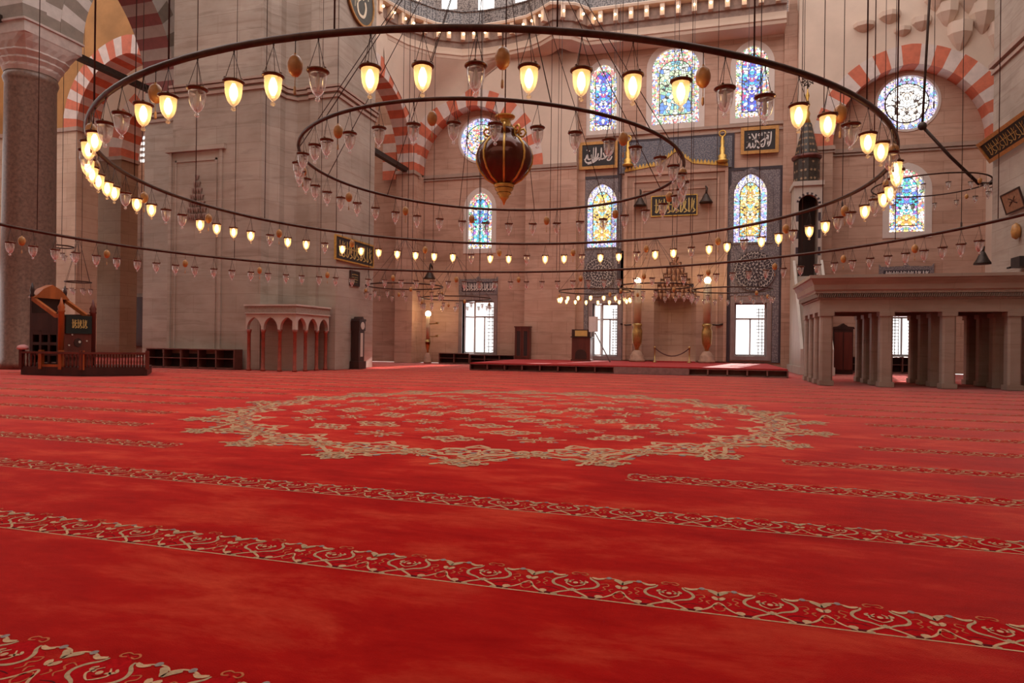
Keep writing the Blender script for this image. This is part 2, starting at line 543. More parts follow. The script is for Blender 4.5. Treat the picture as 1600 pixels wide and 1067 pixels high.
# back wall of both bays and of the aisles
xa, xb = onY(902, 400, YQ - .25).x, onY(1241, 400, YQ - .25).x
lowin = lambda k: arched(W[k][0], W[k][1], W[k][2], W[k][3], W[k][3] * .62)
struct('wall_qibla_left', MB().wall(rect(-46, 0, xa + .35, 20.0), [OP['left'], lowin('left_low'), circle(*WHEELS[0]), rect(slit.x - .35, slit.z - 1.2, slit.x + .35, slit.z + 1.25)], PY(YQ), .45, 0, 1), [M['qibla'], M['reveal']])
struct('wall_qibla_right', MB().wall(rect(xb - .35, 0, 20, 20.0), [OP['far'], lowin('right_low'), circle(*WHEELS[1])], PY(YQ), .45, 0, 1), [M['qibla'], M['reveal']])

# middle bay, standing slightly forward
YM = YQ - .25
mh = [OP['mid'], OP['right']]
for k in ('up_a', 'up_b', 'up_c', 'tile_a', 'tile_b'):
    cx, z0, z1, w = W[k]
    mh.append(arched(cx, z0, z1, w, w * (.42 if k == 'up_b' else .66 if k.startswith('t') else .6)))
NX0, NX1 = onY(1021, 560, YM).x, onY(1087, 560, YM).x
NZT = onY(1053, 400, YM).z; NZS = onY(1053, 452, YM).z
niche = [(NX0, .35), (NX1, .35), (NX1, NZS)]
for i in range(1, 7):
    t = i / 7
    niche += [(NX1 + ((NX0 + NX1) / 2 - NX1) * t, NZS + (NZT - NZS) * (i - 1) / 6.2), (NX1 + ((NX0 + NX1) / 2 - NX1) * t, NZS + (NZT - NZS) * i / 6.2)]
niche += [(NX0 + NX1 - x, z) for x, z in reversed(niche[2:])]
mh.append(niche)
struct('wall_mihrab', MB().wall(rect(xa, 0, xb, 18.7), mh, PY(YM), .25, 0, 1), [M['qibla'], M['reveal']])


# arch fronts of the side bays: piers, spandrels and the striped ring
def ring(mb, a, h, w, n, cx, cz, fn, depth, proud=.04, m0=0, m1=1, flip=0, soff=0):
    sub = 3
    inner, outer = arch(a, h, n * sub // 2 + 1), arch(a + w, h + w, n * sub // 2 + 1)
    K = len(inner)
    cuts = [round(i * (K - 1) / n) for i in range(n + 1)]
    for i in range(n):
        i0, i1 = cuts[i], cuts[i + 1]
        k = i1 - i0 + 1
        I = [(cx + inner[j][0], cz + inner[j][1]) for j in range(i0, i1 + 1)]
        O = [(cx + outer[j][0], cz + outer[j][1]) for j in range(i0, i1 + 1)]
        vs = [fn(u, v, -proud) for u, v in I] + [fn(u, v, -proud) for u, v in O] + [fn(u, v, depth) for u, v in I] + [fn(u, v, .02) for u, v in O]
        fs = []
        under = []
        for j in range(k - 1):
            fs += [(j, j + 1, k + j + 1, k + j), (k + j, k + j + 1, 3 * k + j + 1, 3 * k + j)]
            under.append((2 * k + j, 2 * k + j + 1, j + 1, j))
        mm = m0 if (i + flip) % 2 == 0 else m1
        b = len(mb.v)
        mb.add(vs, fs, mm)
        for f in under:
            mb.f.append([b + q for q in f]); mb.m.append(mm + soff); mb.s.append(False)
    return mb


def legs(mb, a, w, z0, z1, rows, cx, fn, depth, proud=.04, m0=0, m1=1, sides=(1, -1)):
    for s in sides:
        for i in range(rows):
            za, zb = z0 + (z1 - z0) * i / rows, z0 + (z1 - z0) * (i + 1) / rows
            u0, u1 = cx + s * a, cx + s * (a + w)
            vs = [fn(u0, za, -proud), fn(u1, za, -proud), fn(u1, zb, -proud), fn(u0, zb, -proud), fn(u0, za, depth), fn(u0, zb, depth)]
            mb.add(vs, [(0, 1, 2, 3), (0, 3, 5, 4)], m0 if i % 2 == 0 else m1)
    return mb


def notch_wall(x0, x1, cx, a, h, zs, ztop, zb=0):
    ar = arch(a, h, 14)
    return [(x0, zb), (cx - a, zb)] + [(cx + x, zs + z) for x, z in reversed(ar)] + [(cx + a, zb), (x1, zb), (x1, ztop), (x0, ztop)]


xl0 = -17.4
struct('wall_bay_left', MB().wall(notch_wall(xl0, xa - .03, L_BAY, BAY + .08, 3.83, ZS, 18.7), [], PY(YF), YQ - YF, 0), M['plaster'])
struct('wall_bay_right', MB().wall(notch_wall(xb + .03, 20, R_BAY, BAY + .18, 3.83, ZS, 27), [], PY(YF), YQ - YF, 0), M['plaster'])
for nm, cx, a in (('trim_1', L_BAY, BAY), ('trim_2', R_BAY, BAY + .1)):
    struct(nm, ring(MB(), a, 3.75, .98, 21, cx, ZS, PY(YF), YQ - YF, .05), [M['red'], M['white']])
# marble revetment below the springing
for nm, x0, x1 in (('wall_left_jamb', xl0, L_BAY - BAY), ('wall_left_return', L_BAY + BAY, xa + .02), ('wall_right_jamb', xb - .02, R_BAY - BAY - .1)):
    struct(nm, MB().box(x0, YF - .03, 0, x1, YQ, ZS - .15), M['qibla'])
for nm, x0, x1, y0 in (('trim_3', L_BAY - BAY - .98, L_BAY - BAY + .03, YF), ('trim_4', L_BAY + BAY - .03, xa + .03, YF), ('trim_5', L_BAY - BAY, L_BAY + BAY, YQ), ('trim_6', xb - .04, R_BAY - BAY, YF), ('trim_7', R_BAY - BAY, R_BAY + BAY + 1, YQ)):
    struct(nm, MB().box(x0, y0 - .12, ZS - .22, x1, y0 + .2, ZS - .02).box(x0, y0 - .07, ZS - .36, x1, y0 + .2, ZS - .28), M['trim'])
# mihrab bay mouldings
zc0 = onY(1060, 206, YM).z
struct('trim_8', MB().box(xa, YM - .1, zc0, xb, YM + .1, zc0 + .16).box(xa, YM - .06, zc0 - .28, xb, YM + .1, zc0 - .18), M['trim'])
struct('trim_9', MB().box(xa - .02, YM - .12, 0, xa + .42, YM + .1, 18.7), M['qibla'])
struct('trim_10', MB().box(xb - .62, YM - .14, 0, xb + .02, YM + .1, 18.7), M['qibla'])

# second red and white arch, from the pier to the qibla wall
X2 = -16.6
struct('wall_left_spandrel', MB().wall(notch_wall(26.2, YF + .4, 31.0, 4.68, 4.08, ZS, 27, 11.2), [], PXp(X2), .9, 0), M['plaster'])
struct('trim_11', ring(MB(), 4.6, 4.0, 1.0, 27, 31.0, ZS, PXp(X2), .95, .05), [M['red'], M['white']])
struct('wall_left_pilaster', MB().box(X2 - 1.0, 35.55, 0, X2 + .12, YF + .5, ZS), M['qibla'])
struct('trim_12', MB().box(X2 - 1.05, 35.45, ZS - .22, X2 + .2, YF, ZS - .02), M['trim'])
b0 = Vector((X2 - .4, 28.0, ZS - .1)); b1 = Vector((X2 - .1, 35.7, ZS - .05))
struct('beam', MB().box(X2 - .55, 27.0, ZS - .1, X2 - .25, 35.75, ZS + .16), M['iron'])
# the far corner room behind that arch
struct('trim_13', legs(MB(), .01, .9, ZS - .2, ZS + 3.2, 6, -18.2, PY(YQ - .3), .3, .02, 0, 1, (-1,)), [M['red'], M['white']])

# ------------------------------------------------------------------ piers
XP, YP = -15.2, 25.0
pier = [(-26.4, 25.8), (-22.4, 25.8), (-22.4, 23.4), (-17.8, 23.4), (-17.8, 23.9), (-17.55, 24.25), (-17.55, 24.6), (-17.2, 25.0), (-16.55, 25.0), (-16.5, 24.88), (-16.1, 24.88), (-16.05, 25.0), (XP, 25.0),
        (XP, 28.35), (-15.9, 28.35), (-15.9, 28.9), (-26.4, 28.9)]
struct('wall_pier_left', MB().prism(pier, PZ(0), 0, ZTOP), M['pier'])
zc = onY(460, 150, 25.0).z


def offset_poly(poly, d):
    out = []
    n = len(poly)
    for i in range(n):
        p0, p1, p2 = [Vector(poly[(i + k) % n]) for k in (-1, 0, 1)]
        e1, e2 = (p1 - p0).normalized(), (p2 - p1).normalized()
        n1, n2 = Vector((e1.y, -e1.x)), Vector((e2.y, -e2.x))
        b = (n1 + n2)
        l = max(.35, b.length_squared / 2)
        out.append(tuple(p1 + b / l * d))
    return out


struct('trim_14', MB().prism(offset_poly(pier, .12), PZ(zc), 0, .14).prism(offset_poly(pier, .07), PZ(zc - .24), 0, .14).prism(offset_poly(pier, .16), PZ(zc + .18), 0, .1), M['trim'])
# framed panel with a stalactite niche on the pier
p0, p1 = onY(266, 240, 23.4), onY(349, 238, 23.4)
zt, zb = p0.z, onY(300, 545, 23.4).z
mb = MB()
mb.box(p0.x - .15, 23.25, zt, p1.x + .15, 23.45, zt + .22)
mb.box(p0.x, 23.32, zb, p0.x + .14, 23.45, zt); mb.box(p1.x - .14, 23.32, zb, p1.x, 23.45, zt)
mb.box(p0.x + .3, 23.36, zb, p0.x + .38, 23.45, zt - .35); mb.box(p1.x - .38, 23.36, zb, p1.x - .3, 23.45, zt - .35); mb.box(p0.x + .3, 23.36, zt - .43, p1.x - .3, 23.45, zt - .35)
mb.box(p0.x - .1, 23.2, zb - .2, p1.x + .1, 23.45, zb)
struct('trim_15', mb, M['pier'])


def muqarnas(mb, cx, z0, z1, w, yface, depth, rows=6, m=0):
    """hanging stalactite cells, row over row, getting narrower and deeper"""
    for r in range(rows):
        t = r / rows
        ww = w * (1 - t) ; n = max(1, int(round((rows - r) * 1.4)))
        za, zb_ = z0 + (z1 - z0) * t, z0 + (z1 - z0) * (r + 1) / rows
        cw = ww / n
        for i in range(n):
            x = cx - ww / 2 + cw * (i + .5)
            dd = depth * (.35 + .65 * (1 - t)) * (1 if i % 2 == 0 else .72)
            mb.lathe([(1e-4, 0), (cw * .28, (zb_ - za) * .35), (cw * .5, (zb_ - za) * .8), (cw * .5, zb_ - za)], 6, (x, yface - dd * .12, za), m, False)
            mb.box(x - cw * .5, yface - dd * .1, zb_ - .04, x + cw * .5, yface + .05, zb_)
    return mb


nx = onY(309, 300, 23.4).x
struct('trim_16', muqarnas(MB(), nx, onY(309, 345, 23.4).z, onY(309, 274, 23.4).z, 1.15, 23.36, .5, 7), M['niche_p'])

# right pier
XR = 10.4
pr = [(XR, 21.0), (XR, 28.3), (XR + .5, 28.3), (XR + .5, 28.9), (20, 28.9), (20, 21.0)]
struct('wall_pier_right', MB().prism([(XR, 12.0), (20, 12.0), (20, 28.9), (XR + .9, 28.9), (XR + .9, 28.4), (XR, 28.4)], PZ(0), 0, ZTOP), M['pier'])
zr = onX(1560, 100, XR).z
struct('trim_17', MB().box(XR - .14, 12, zr, XR + .1, 28.5, zr + .16).box(XR - .08, 12, zr - .26, XR + .1, 28.45, zr - .12), M['trim'])

# stalactite corner over the right bay
mb = MB()
for (px, py, w, h) in ((1500, 60, 1.1, 1.2), (1535, 30, 1.2, 1.4), (1560, 62, .9, 1.3), (1480, 26, 1.0, 1.0), (1440, 40, .9, .6), (1520, 5, 1.3, 1.2), (1465, 5, 1.2, .9), (1410, 52, .8, .4), (1548, 8, 1.2, 1.2), (1390, 30, 1.0, .5), (1350, 45, 1.0, .4)):
    p = onY(px, py, YF)
    mb.lathe([(.03, -h * .6), (w * .3, -h * .25), (w * .52, h * .15), (w * .55, h * .6), (w * .5, h * .62)], 8, (p.x, YF + .1, p.z), 0, False)
struct('trim_18', mb, M['plaster'])

# ------------------------------------------------------------------ left aisle
XC, YC = -25.77, 19.64
XA = -24.65
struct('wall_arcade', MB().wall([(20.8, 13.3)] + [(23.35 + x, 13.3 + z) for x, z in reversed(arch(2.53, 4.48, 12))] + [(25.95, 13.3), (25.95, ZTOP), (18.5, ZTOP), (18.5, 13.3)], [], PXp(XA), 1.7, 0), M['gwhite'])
struct('trim_19', ring(MB(), 2.45, 4.4, 1.0, 21, 23.35, 13.3, PXp(XA), 1.75, .05, 0, 1, 0, 2), [M['grey'], M['gwhite'], M['red_shaded'], M['pale_shaded']])  # soffit stripes take the colours darkened for shade
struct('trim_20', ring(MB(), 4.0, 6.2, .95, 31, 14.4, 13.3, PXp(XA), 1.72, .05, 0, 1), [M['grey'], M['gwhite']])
mb = MB()
for i in range(5):                                              # springer courses over the capital
    mb.box(XA - 1.75, 18.45, 13.3 + i * .5, XA + .03, 20.92, 13.8 + i * .5, i % 2)
struct('trim_21', mb, [M['grey'], M['gwhite']])
col = sroot('column', (XC, YC, 0))
obj('shaft', MB().lathe([(.98, 0), (.98, .25), (.9, .4), (.9, 4), (.86, 11.2), (.9, 11.3), (.93, 11.4), (.9, 11.5), (.86, 11.62)], 32), M['granite'], col)
mb = MB()


def sq_ring(h, e, n=40):
    out = []
    for j in range(n):
        a = 2 * pi * j / n
        c_, s_ = cos(a), sin(a)
        r = h / (abs(c_) ** e + abs(s_) ** e) ** (1 / e)
        out.append((r * c_, r * s_))
    return out


lay = [(.88, 2, 11.6), (.95, 2, 11.75), (.93, 2.2, 11.85), (1.02, 2.4, 12.0), (.99, 2.6, 12.08), (1.10, 3, 12.25), (1.07, 3.4, 12.32), (1.16, 5, 12.55), (1.2, 12, 12.75), (1.22, 30, 12.8), (1.22, 30, 13.2), (1.28, 30, 13.22), (1.28, 30, 13.3)]
vs, fs = [], []
for h, e, z in lay:
    for j, (x, y) in enumerate(sq_ring(h, e)):
        k = 1 + (.03 if 11.8 < z < 12.5 and j % 2 else 0)
        vs.append((x * k, y * k, z))
for i in range(len(lay) - 1):
    for j in range(40):
        fs.append((i * 40 + j, i * 40 + (j + 1) % 40, (i + 1) * 40 + (j + 1) % 40, (i + 1) * 40 + j))
fs.append(tuple(12 * 40 + j for j in range(40)))
mb.add(vs, fs)
obj('capital', mb, M['capital'], col)
struct('beam', MB().box(XC - .15, 20.7, 13.15, XC + .15, 26.0, 13.4), M['iron'])
struct('beam', MB().box(XC - .15, 12, 13.2, XC + .15, 18.6, 13.45), M['iron'])
struct('beam', MB().box(XC - .9, 18.4, 13.26, XC + .9, 20.95, 13.34), M['iron'])

# cross arches of the aisle
for k, (Y, xL, thick, mm) in enumerate(((28.0, -33.3, 1.35, 'aisle'), (33.2, -35.8, 1.3, 'aisle_brown'))):
    xR = -26.5
    cx, a = (xL + xR) / 2, (xR - xL) / 2
    zs = 12.9
    struct('wall_aisle_arch', MB().wall(notch_wall(-42, xR + .2, cx, a + .08, 3.78, zs, ZTOP, 12.9), [], PY(Y), thick, 0), M['plaster_or'] if k == 0 else M['plaster'])
    mb = ring(MB(), a, 3.7, 1.0, 25, cx, zs, PY(Y), thick, .05)
    struct('trim_%d' % (22 + k), mb, [M['red'], M['white']])
    mb = MB().box(-42, Y, 0, xL, Y + thick, 12.85)
    struct('wall_aisle_leg', mb, M[('aisle', 'aisle_brown')[k]])
    struct('trim_%d' % (24 + k), MB().box(-42, Y - .1, 12.7, xL + .12, Y + thick + .05, 12.92), M['trim'])
struct('wall_aisle_outer', MB().wall([(10, 0), (YQ, 0), (YQ, 22), (10, 22)], [rect(y, z, y + 2.6, z + h) for y in (12.5, 17.5, 23.0, 30.0, 34.0) for z, h in ((.9, 4.2), (7.0, 5.0), (14.0, 5.0))], PXp(-40.0), .4, 0, 1), [M['plaster'], M['reveal']])  # mostly unseen openings, added to bring daylight into the aisle

# ------------------------------------------------------------------ windows
nwin = [0]


def window(label_shape, fn, parts, frame=None):
    nwin[0] += 1
    P = parts[0][1]
    c = Vector(fn((min(p[0] for p in P) + max(p[0] for p in P)) / 2, (min(p[1] for p in P) + max(p[1] for p in P)) / 2, 0))
    r = sroot('window_%d' % nwin[0], c)
    for nm, poly, d0, d1, m in parts:
        obj(nm, MB().prism(poly, fn, d0, d1).shift(-c), m, r)
    if frame: obj('window_surround', frame.shift(-c), M['surround'], r)
    return r


def frame_loop(outer, inner, fn, d0, d1):
    """solid frame between two loops of equal length"""
    mb = MB(); n = len(outer)
    vs = [fn(u, v, d0) for u, v in outer] + [fn(u, v, d0) for u, v in inner] + [fn(u, v, d1) for u, v in outer] + [fn(u, v, d1) for u, v in inner]
    fs = []
    for i in range(n):
        j = (i + 1) % n
        fs += [(i, j, n + j, n + i), (n + i, n + j, 3 * n + j, 3 * n + i), (j, i, 2 * n + i, 2 * n + j)]
    return mb.add(vs, fs)


def stained_window(key, Y, inner, border, rf, surround=.25, pan=.58):
    cx, z0, z1, w = W[key]
    full = arched(cx, z0, z1, w, w * rf)
    wi = w * pan
    zi0, zi1 = z0 + w * .22, z1 - w * .26
    inn = arched(cx, zi0, zi1, wi, wi * rf)
    mid = arched(cx, zi0 - .04, zi1 + .04, wi + .08, (wi + .08) * rf)
    parts = [('window_border', full, .14, .2, M[border]), ('window_lead', mid, .12, .15, M['iron']), ('window_pane', inn, .10, .13, M[inner])]
    s = surround
    out = arched(cx, z0 - s, z1 + s, w + 2 * s, (w + 2 * s) * rf)
    return window('', PY(Y), parts, frame_loop(out, full, PY(Y), -.04, .02))


stained_window('up_a', YM, 'sg_blue', 'sg_mix', .6, .28)
stained_window('up_b', YM, 'sg_grn', 'sg_mix', .42, .3, .66)
stained_window('up_c', YM, 'sg_blue', 'sg_mix', .6, .28)
stained_window('left_low', YQ, 'sg_cyan', 'sg_mix', .62, .28)
wr_ = stained_window('right_low', YQ, 'sg_cyan', 'sg_mix', .62, .3)
cx, z0, z1, w = W['right_low']
obj('window_pane', MB().prism(rect(cx - w * .29, z0 + w * .22, cx + w * .29, z0 + w * .55), PY(YQ), .08, .11).shift(-wr_.location), M['sg_yel'], wr_)
for k in ('tile_a', 'tile_b'):
    stained_window(k, YM, 'sg_yel', 'sg_vio', .66, .02, .6)
for i, (cx, cz, r) in enumerate(WHEELS):
    window('', PY(YQ), [('window_border', circle(cx, cz, r), .16, .22, M['sg_vio']), ('window_lead', circle(cx, cz, r * .74), .13, .17, M['iron']), ('window_pane', circle(cx, cz, r * .70), .11, .15, M['sg_white' if i else 'sg_mix'])],
           frame_loop(circle(cx, cz, r + .12), circle(cx, cz, r), PY(YQ), -.03, .02))
# slit of pierced stone in the aisle
mb = MB(); x0, x1 = slit.x - .35, slit.x + .35
for i in range(7):
    z = slit.z - 1.2 + 2.45 * i / 6
    mb.box(x0, YQ + .15, z - .09, x1, YQ + .25, z + .09)
for x in (x0, x1):
    mb.box(x - .08, YQ + .14, slit.z - 1.3, x + .08, YQ + .26, slit.z + 1.35)
struct('window_10', mb, M['winframe'])


def daylight_window(idx, R, Y, open_leaf=False, lattice=(False, True), jamb=True):
    """tall casement with transom, iron grille outside, marble jambs"""
    (x0, z0), _, (x1, z1), _ = R
    r = sroot('window_%d' % idx)
    w, h = x1 - x0, z1 - z0
    if jamb:
        j = .22
        o, i_ = rect(x0 - j, z0 - j, x1 + j, z1 + j * 1.5), rect(x0, z0, x1, z1)
        obj('window_jamb', frame_loop(o, i_, PY(Y), -.1, .4), M['winmarble'], r)
    f = .09
    xs = x0 + (w * .34 if open_leaf else 0)                       # a leaf stands open on the left
    obj('window_frame', frame_loop(rect(xs, z0, x1, z1), rect(xs + f, z0 + f, x1 - f, z1 - f), PY(Y), .22, .3), M['winframe'], r)
    zt_ = z0 + h * .70
    mb = MB().box(xs + f, Y + .23, zt_ - .05, x1 - f, Y + .29, zt_ + .05)
    xm = (xs + x1) / 2 if not open_leaf else xs + (x1 - xs) * .5
    mb.box(xm - .04, Y + .23, z0 + f, xm + .04, Y + .29, zt_)
    obj('window_mullion', mb, M['winframe'], r)
    g = MB()
    n = 9
    for i in range(n + 1):
        x = x0 + w * i / n
        if (i / n < .45 and lattice[0]) or (i / n > .7 and lattice[1]):
            g.box(x - .018, Y + .42, z0, x + .018, Y + .45, z1 - h * .1)
    m_ = int(h / (w / n)) 
    for i in range(m_):
        z = z0 + h * .95 * i / m_
        if lattice[0]: g.box(x0, Y + .42, z - .018, x0 + w * .45, Y + .45, z + .018)
        if lattice[1]: g.box(x0 + w * .7, Y + .42, z - .018, x1, Y + .45, z + .018)
    if g.v: obj('window_grille', g, M['grille'], r)
    if open_leaf:
        lf = MB()
        a = Vector((x0 + .03, Y + .25)); b = a + Vector((w * .26, .55))
        d = (b - a).normalized(); nrm = Vector((-d.y, d.x)); c = (a + b) / 2; hl = (b - a).length / 2
        for zz0, zz1 in ((z0, z0 + .1), (zt_ - .05, zt_ + .05), (z1 - .1, z1)):
            lf.obox(c, d, nrm, hl, .03, zz0, zz1)
        for e in (-1, 1):
            lf.obox(c + d * (hl - .04) * e, d, nrm, .05, .03, z0, z1)
        obj('window_leaf', lf, M['winframe'], r)
    return r


daylight_window(11, OP['left'], YQ, True, (False, True))
daylight_window(12, OP['mid'], YM, True, (False, True))
daylight_window(13, OP['right'], YM, False, (False, True))
daylight_window(14, OP['far'], YQ, False, (True, True))

# ------------------------------------------------------------------ mihrab bay furniture fixed to the wall
def on_m(px, py): return onY(px, py, YM)


mi = thing('mihrab', 'tall marble mihrab with stalactite niche and gilded gabled crest between blue tile panels', 'mihrab', (-1.5, YM, 0))


def part(name, mb, mat, root):
    mb.shift(-root.location)
    return obj(name, mb, mat, root)


xs0, xs1 = on_m(975, 400).x, on_m(1136, 400).x
zsh = (on_m(975, 272).z + on_m(1136, 258).z) / 2
xm0 = (xs0 + xs1) / 2
fac = [(xs0, .35), (xs1, .35), (xs1, zsh), (xm0 + .9, zsh + .25), (xm0, zsh + .95), (xm0 - .9, zsh + .25), (xs0, zsh)]
ninner = [(x, z) for x, z in niche]
part('facade', MB().wall(fac, [ninner], PY(YM - .12), .055), M['qibla_dark'], mi)
mb = MB()
for d, t in ((.0, .16), (.45, .09), (.95, .07)):
    o = rect(xs0 + d, .4, xs1 - d, zsh - .1 - d); i_ = rect(xs0 + d + t, .4, xs1 - d - t, zsh - .1 - d - t)
    q = frame_loop(o, i_, PY(YM), -.2 + d * .04, -.1); mb.add(q.v, q.f)
part('moulding', mb, M['qibla'], mi)
mb = MB()
nw = NX1 - NX0; ncx = (NX0 + NX1) / 2
hexa = [(NX0, YM), (NX0 + nw * .12, YM + .55), (ncx - nw * .18, YM + .95), (ncx + nw * .18, YM + .95), (NX1 - nw * .12, YM + .55), (NX1, YM)]
vs = [(x, y, .35) for x, y in hexa] + [(x, y, NZT + .3) for x, y in hexa]
mb.add(vs, [(i, i + 1, 7 + i, 6 + i) for i in range(5)])
part('niche', mb, M['qibla_dark'], mi)
part('stalactite_hood', muqarnas(MB(), ncx, NZS - .55, NZT - .05, nw * .98, YM + .12, 1.6, 7), M['niche'], mi)
mb = MB()
cr = [(xs0, zsh), (xm0 - .9, zsh + .25), (xm0, zsh + .95), (xm0 + .9, zsh + .25), (xs1, zsh)]
for i in range(4):
    a, b = Vector(cr[i]), Vector(cr[i + 1])
    n = max(3, int((b - a).length / .17))
    for k in range(n):
        p, q = a.lerp(b, k / n), a.lerp(b, (k + 1) / n); m_ = (p + q) / 2
        mb.prism([tuple(p), tuple(q), (q.x * .8 + m_.x * .2, q.y + .12), (m_.x, m_.y + .27), (p.x * .8 + m_.x * .2, p.y + .12)], PY(YM - .16), 0, .095)
part('crest', mb, M['gold'], mi)
for px, pt, pb in ((982, 216, 262), (1128, 208, 256)):
    p = on_m(px, pb); t = on_m(px, pt).z
    h = t - p.z
    part('finial', MB().lathe([(.30, 0), (.30, .08), (.2, .15), (.22, h * .2), (.12, h * .26), (.14, h * .45), (.09, h * .5), (.11, h * .68), (.07, h * .75), (.08, h * .8), (.03, h * .83)], 14, (p.x, YM - .37, p.z)).tube([(p.x + .16 * cos(a), YM - .37, t - .14 + .16 * sin(a)) for a in np.linspace(0, 2 * pi, 13)[:-1]], .045, 6, 0, True), M['gold'], mi)


# inscriptions -----------------------------------------------------------
def script_right():
    # dense thuluth: tall shafts, crossing lam-alifs, bowls, dots
    return [([(.90, .93), (.89, .55), (.86, .3), (.80, .14), (.76, .22)], .05), ([(.80, .92), (.79, .5), (.77, .12)], .05), ([(.66, .92), (.74, .6), (.84, .3)], .05),
            ([(.58, .9), (.58, .72)], .05), ([(.84, .90), (.70, .62), (.55, .42), (.46, .32)], .045), ([(.70, .9), (.69, .45), (.66, .2), (.60, .12), (.55, .2)], .05),
            ([(.38, .88), (.36, .5), (.37, .25)], .05), ([(.22, .88), (.32, .62), (.50, .3), (.52, .15), (.46, .07), (.42, .16)], .05), ([(.50, .36), (.56, .24), (.62, .3)], .04),
            ([(.36, .38), (.34, .16), (.28, .12), (.26, .38)], .045), ([(.26, .2), (.18, .1), (.15, .38), (.10, .18), (.03, .1)], .045), ([(.14, .62), (.16, .68), (.12, .7)], .06),
            ([(.45, .82), (.50, .84), (.52, .76), (.46, .74), (.45, .82)], .035), ([(.48, .62), (.53, .62)], .05), ([(.24, .55), (.28, .57)], .05), ([(.05, .42), (.10, .46)], .03), ([(.08, .85), (.15, .86)], .03)]


def script_left():
    return [([(.42, .92), (.41, .5), (.36, .3), (.28, .28), (.27, .55)], .05), ([(.34, .9), (.33, .34)], .05), ([(.26, .52), (.24, .33), (.16, .32), (.13, .55), (.08, .35), (.03, .3)], .05),
            ([(.05, .28), (.12, .14), (.28, .18), (.46, .38), (.5, .6)], .05), ([(.14, .06), (.36, .16), (.54, .38)], .045), ([(.60, .88), (.59, .4), (.52, .22)], .05), ([(.66, .6), (.72, .36), (.62, .28), (.58, .36)], .05),
            ([(.80, .86), (.78, .45), (.70, .28)], .05), ([(.93, .66), (.86, .42), (.80, .48)], .05), ([(.96, .4), (.9, .22), (.82, .2), (.8, .28)], .045), ([(.18, .72), (.22, .76)], .06), ([(.10, .78), (.13, .8)], .05), ([(.88, .8), (.93, .84)], .04)]


def script_band(n=6, seed=1):
    r = random.Random(seed); out = []
    for i in range(n):
        x = (i + .2) / n; w = 1 / n
        out += [([(x + w * .1, .92), (x + w * .12, .5), (x + w * .1, .2)], .05), ([(x + w * .5, .9), (x + w * .45, .4), (x + w * .2, .12), (x, .2)], .05),
                ([(x + w * .75, .6 + r.random() * .2), (x + w * .6, .35), (x + w * .85, .18), (x + w * .5, .08)], .045), ([(x + w * .8, .85), (x + w * .62, .68)], .04), ([(x + w * .3, .62), (x + w * .36, .66)], .05)]
    out += [([(.02, .55), (.35, .56), (.68, .55)], .035)]
    return out


def board(name, label, cat, quad, thick, frame_w, mats, lines, group=None, ink=.012, sx=1.0):
    """framed panel: quad = origin, u vector, v vector (hall coordinates), normal towards the viewer"""
    o, u, v, nrm = quad
    U, V = u.length, v.length; u, v = u.normalized(), v.normalized()
    fn = lambda a, b, d: tuple(o + u * a + v * b + nrm * d - base)
    base = o + u * U / 2
    root = thing(name, label, cat, base, group)
    obj('frame', frame_loop(rect(0, 0, U, V), rect(frame_w, frame_w, U - frame_w, V - frame_w), fn, thick, 0), mats[0], root)
    obj('panel', MB().prism(rect(frame_w * .8, frame_w * .8, U - frame_w * .8, V - frame_w * .8), fn, 0, thick * .6), mats[1], root)
    if lines:
        iw, ih = U - 2 * frame_w, V - 2 * frame_w
        L = [([(frame_w + iw * (.04 + .92 * a), frame_w + ih * (.05 + .9 * b)) for a, b in pts], wd * ih * sx) for pts, wd in lines]
        obj('lettering', MB().strokes(L, fn, thick * .6, thick * .6 + ink), mats[2], root)
    return root


def quadY(px0, px1, py0, py1, Y):
    a, b = onY(px0, py1, Y), onY(px1, py0, Y)
    # level panel: take the mean height of the two picture edges
    return Vector((a.x, Y, a.z)), Vector((b.x - a.x, 0, 0)), Vector((0, 0, b.z - a.z)), Vector((0, -1, 0))


board('calligraphy_board', 'gold framed black board with white script above the stained window left of the mihrab', 'framed calligraphy', quadY(905, 965.5, 219, 266, YM - .13), .08, .17, (M['frame'], M['black'], M['white_ink']), script_left(), 'calligraphy boards flanking the mihrab', .012, 1.25)
board('calligraphy_board', 'gold framed black board with white script above the stained window right of the mihrab', 'framed calligraphy', quadY(1157, 1217, 196, 242, YM - .15), .08, .17, (M['frame'], M['black'], M['white_ink']), script_right(), 'calligraphy boards flanking the mihrab', .012, 1.25)
board('inscription_panel', 'wide black panel with gold script set in the upper mihrab', 'inscription', quadY(1017, 1090, 303, 339, YM - .13), .05, .05, (M['gold'], M['black'], M['gold_ink']), script_band(5, 3), None, .012, 1.3)

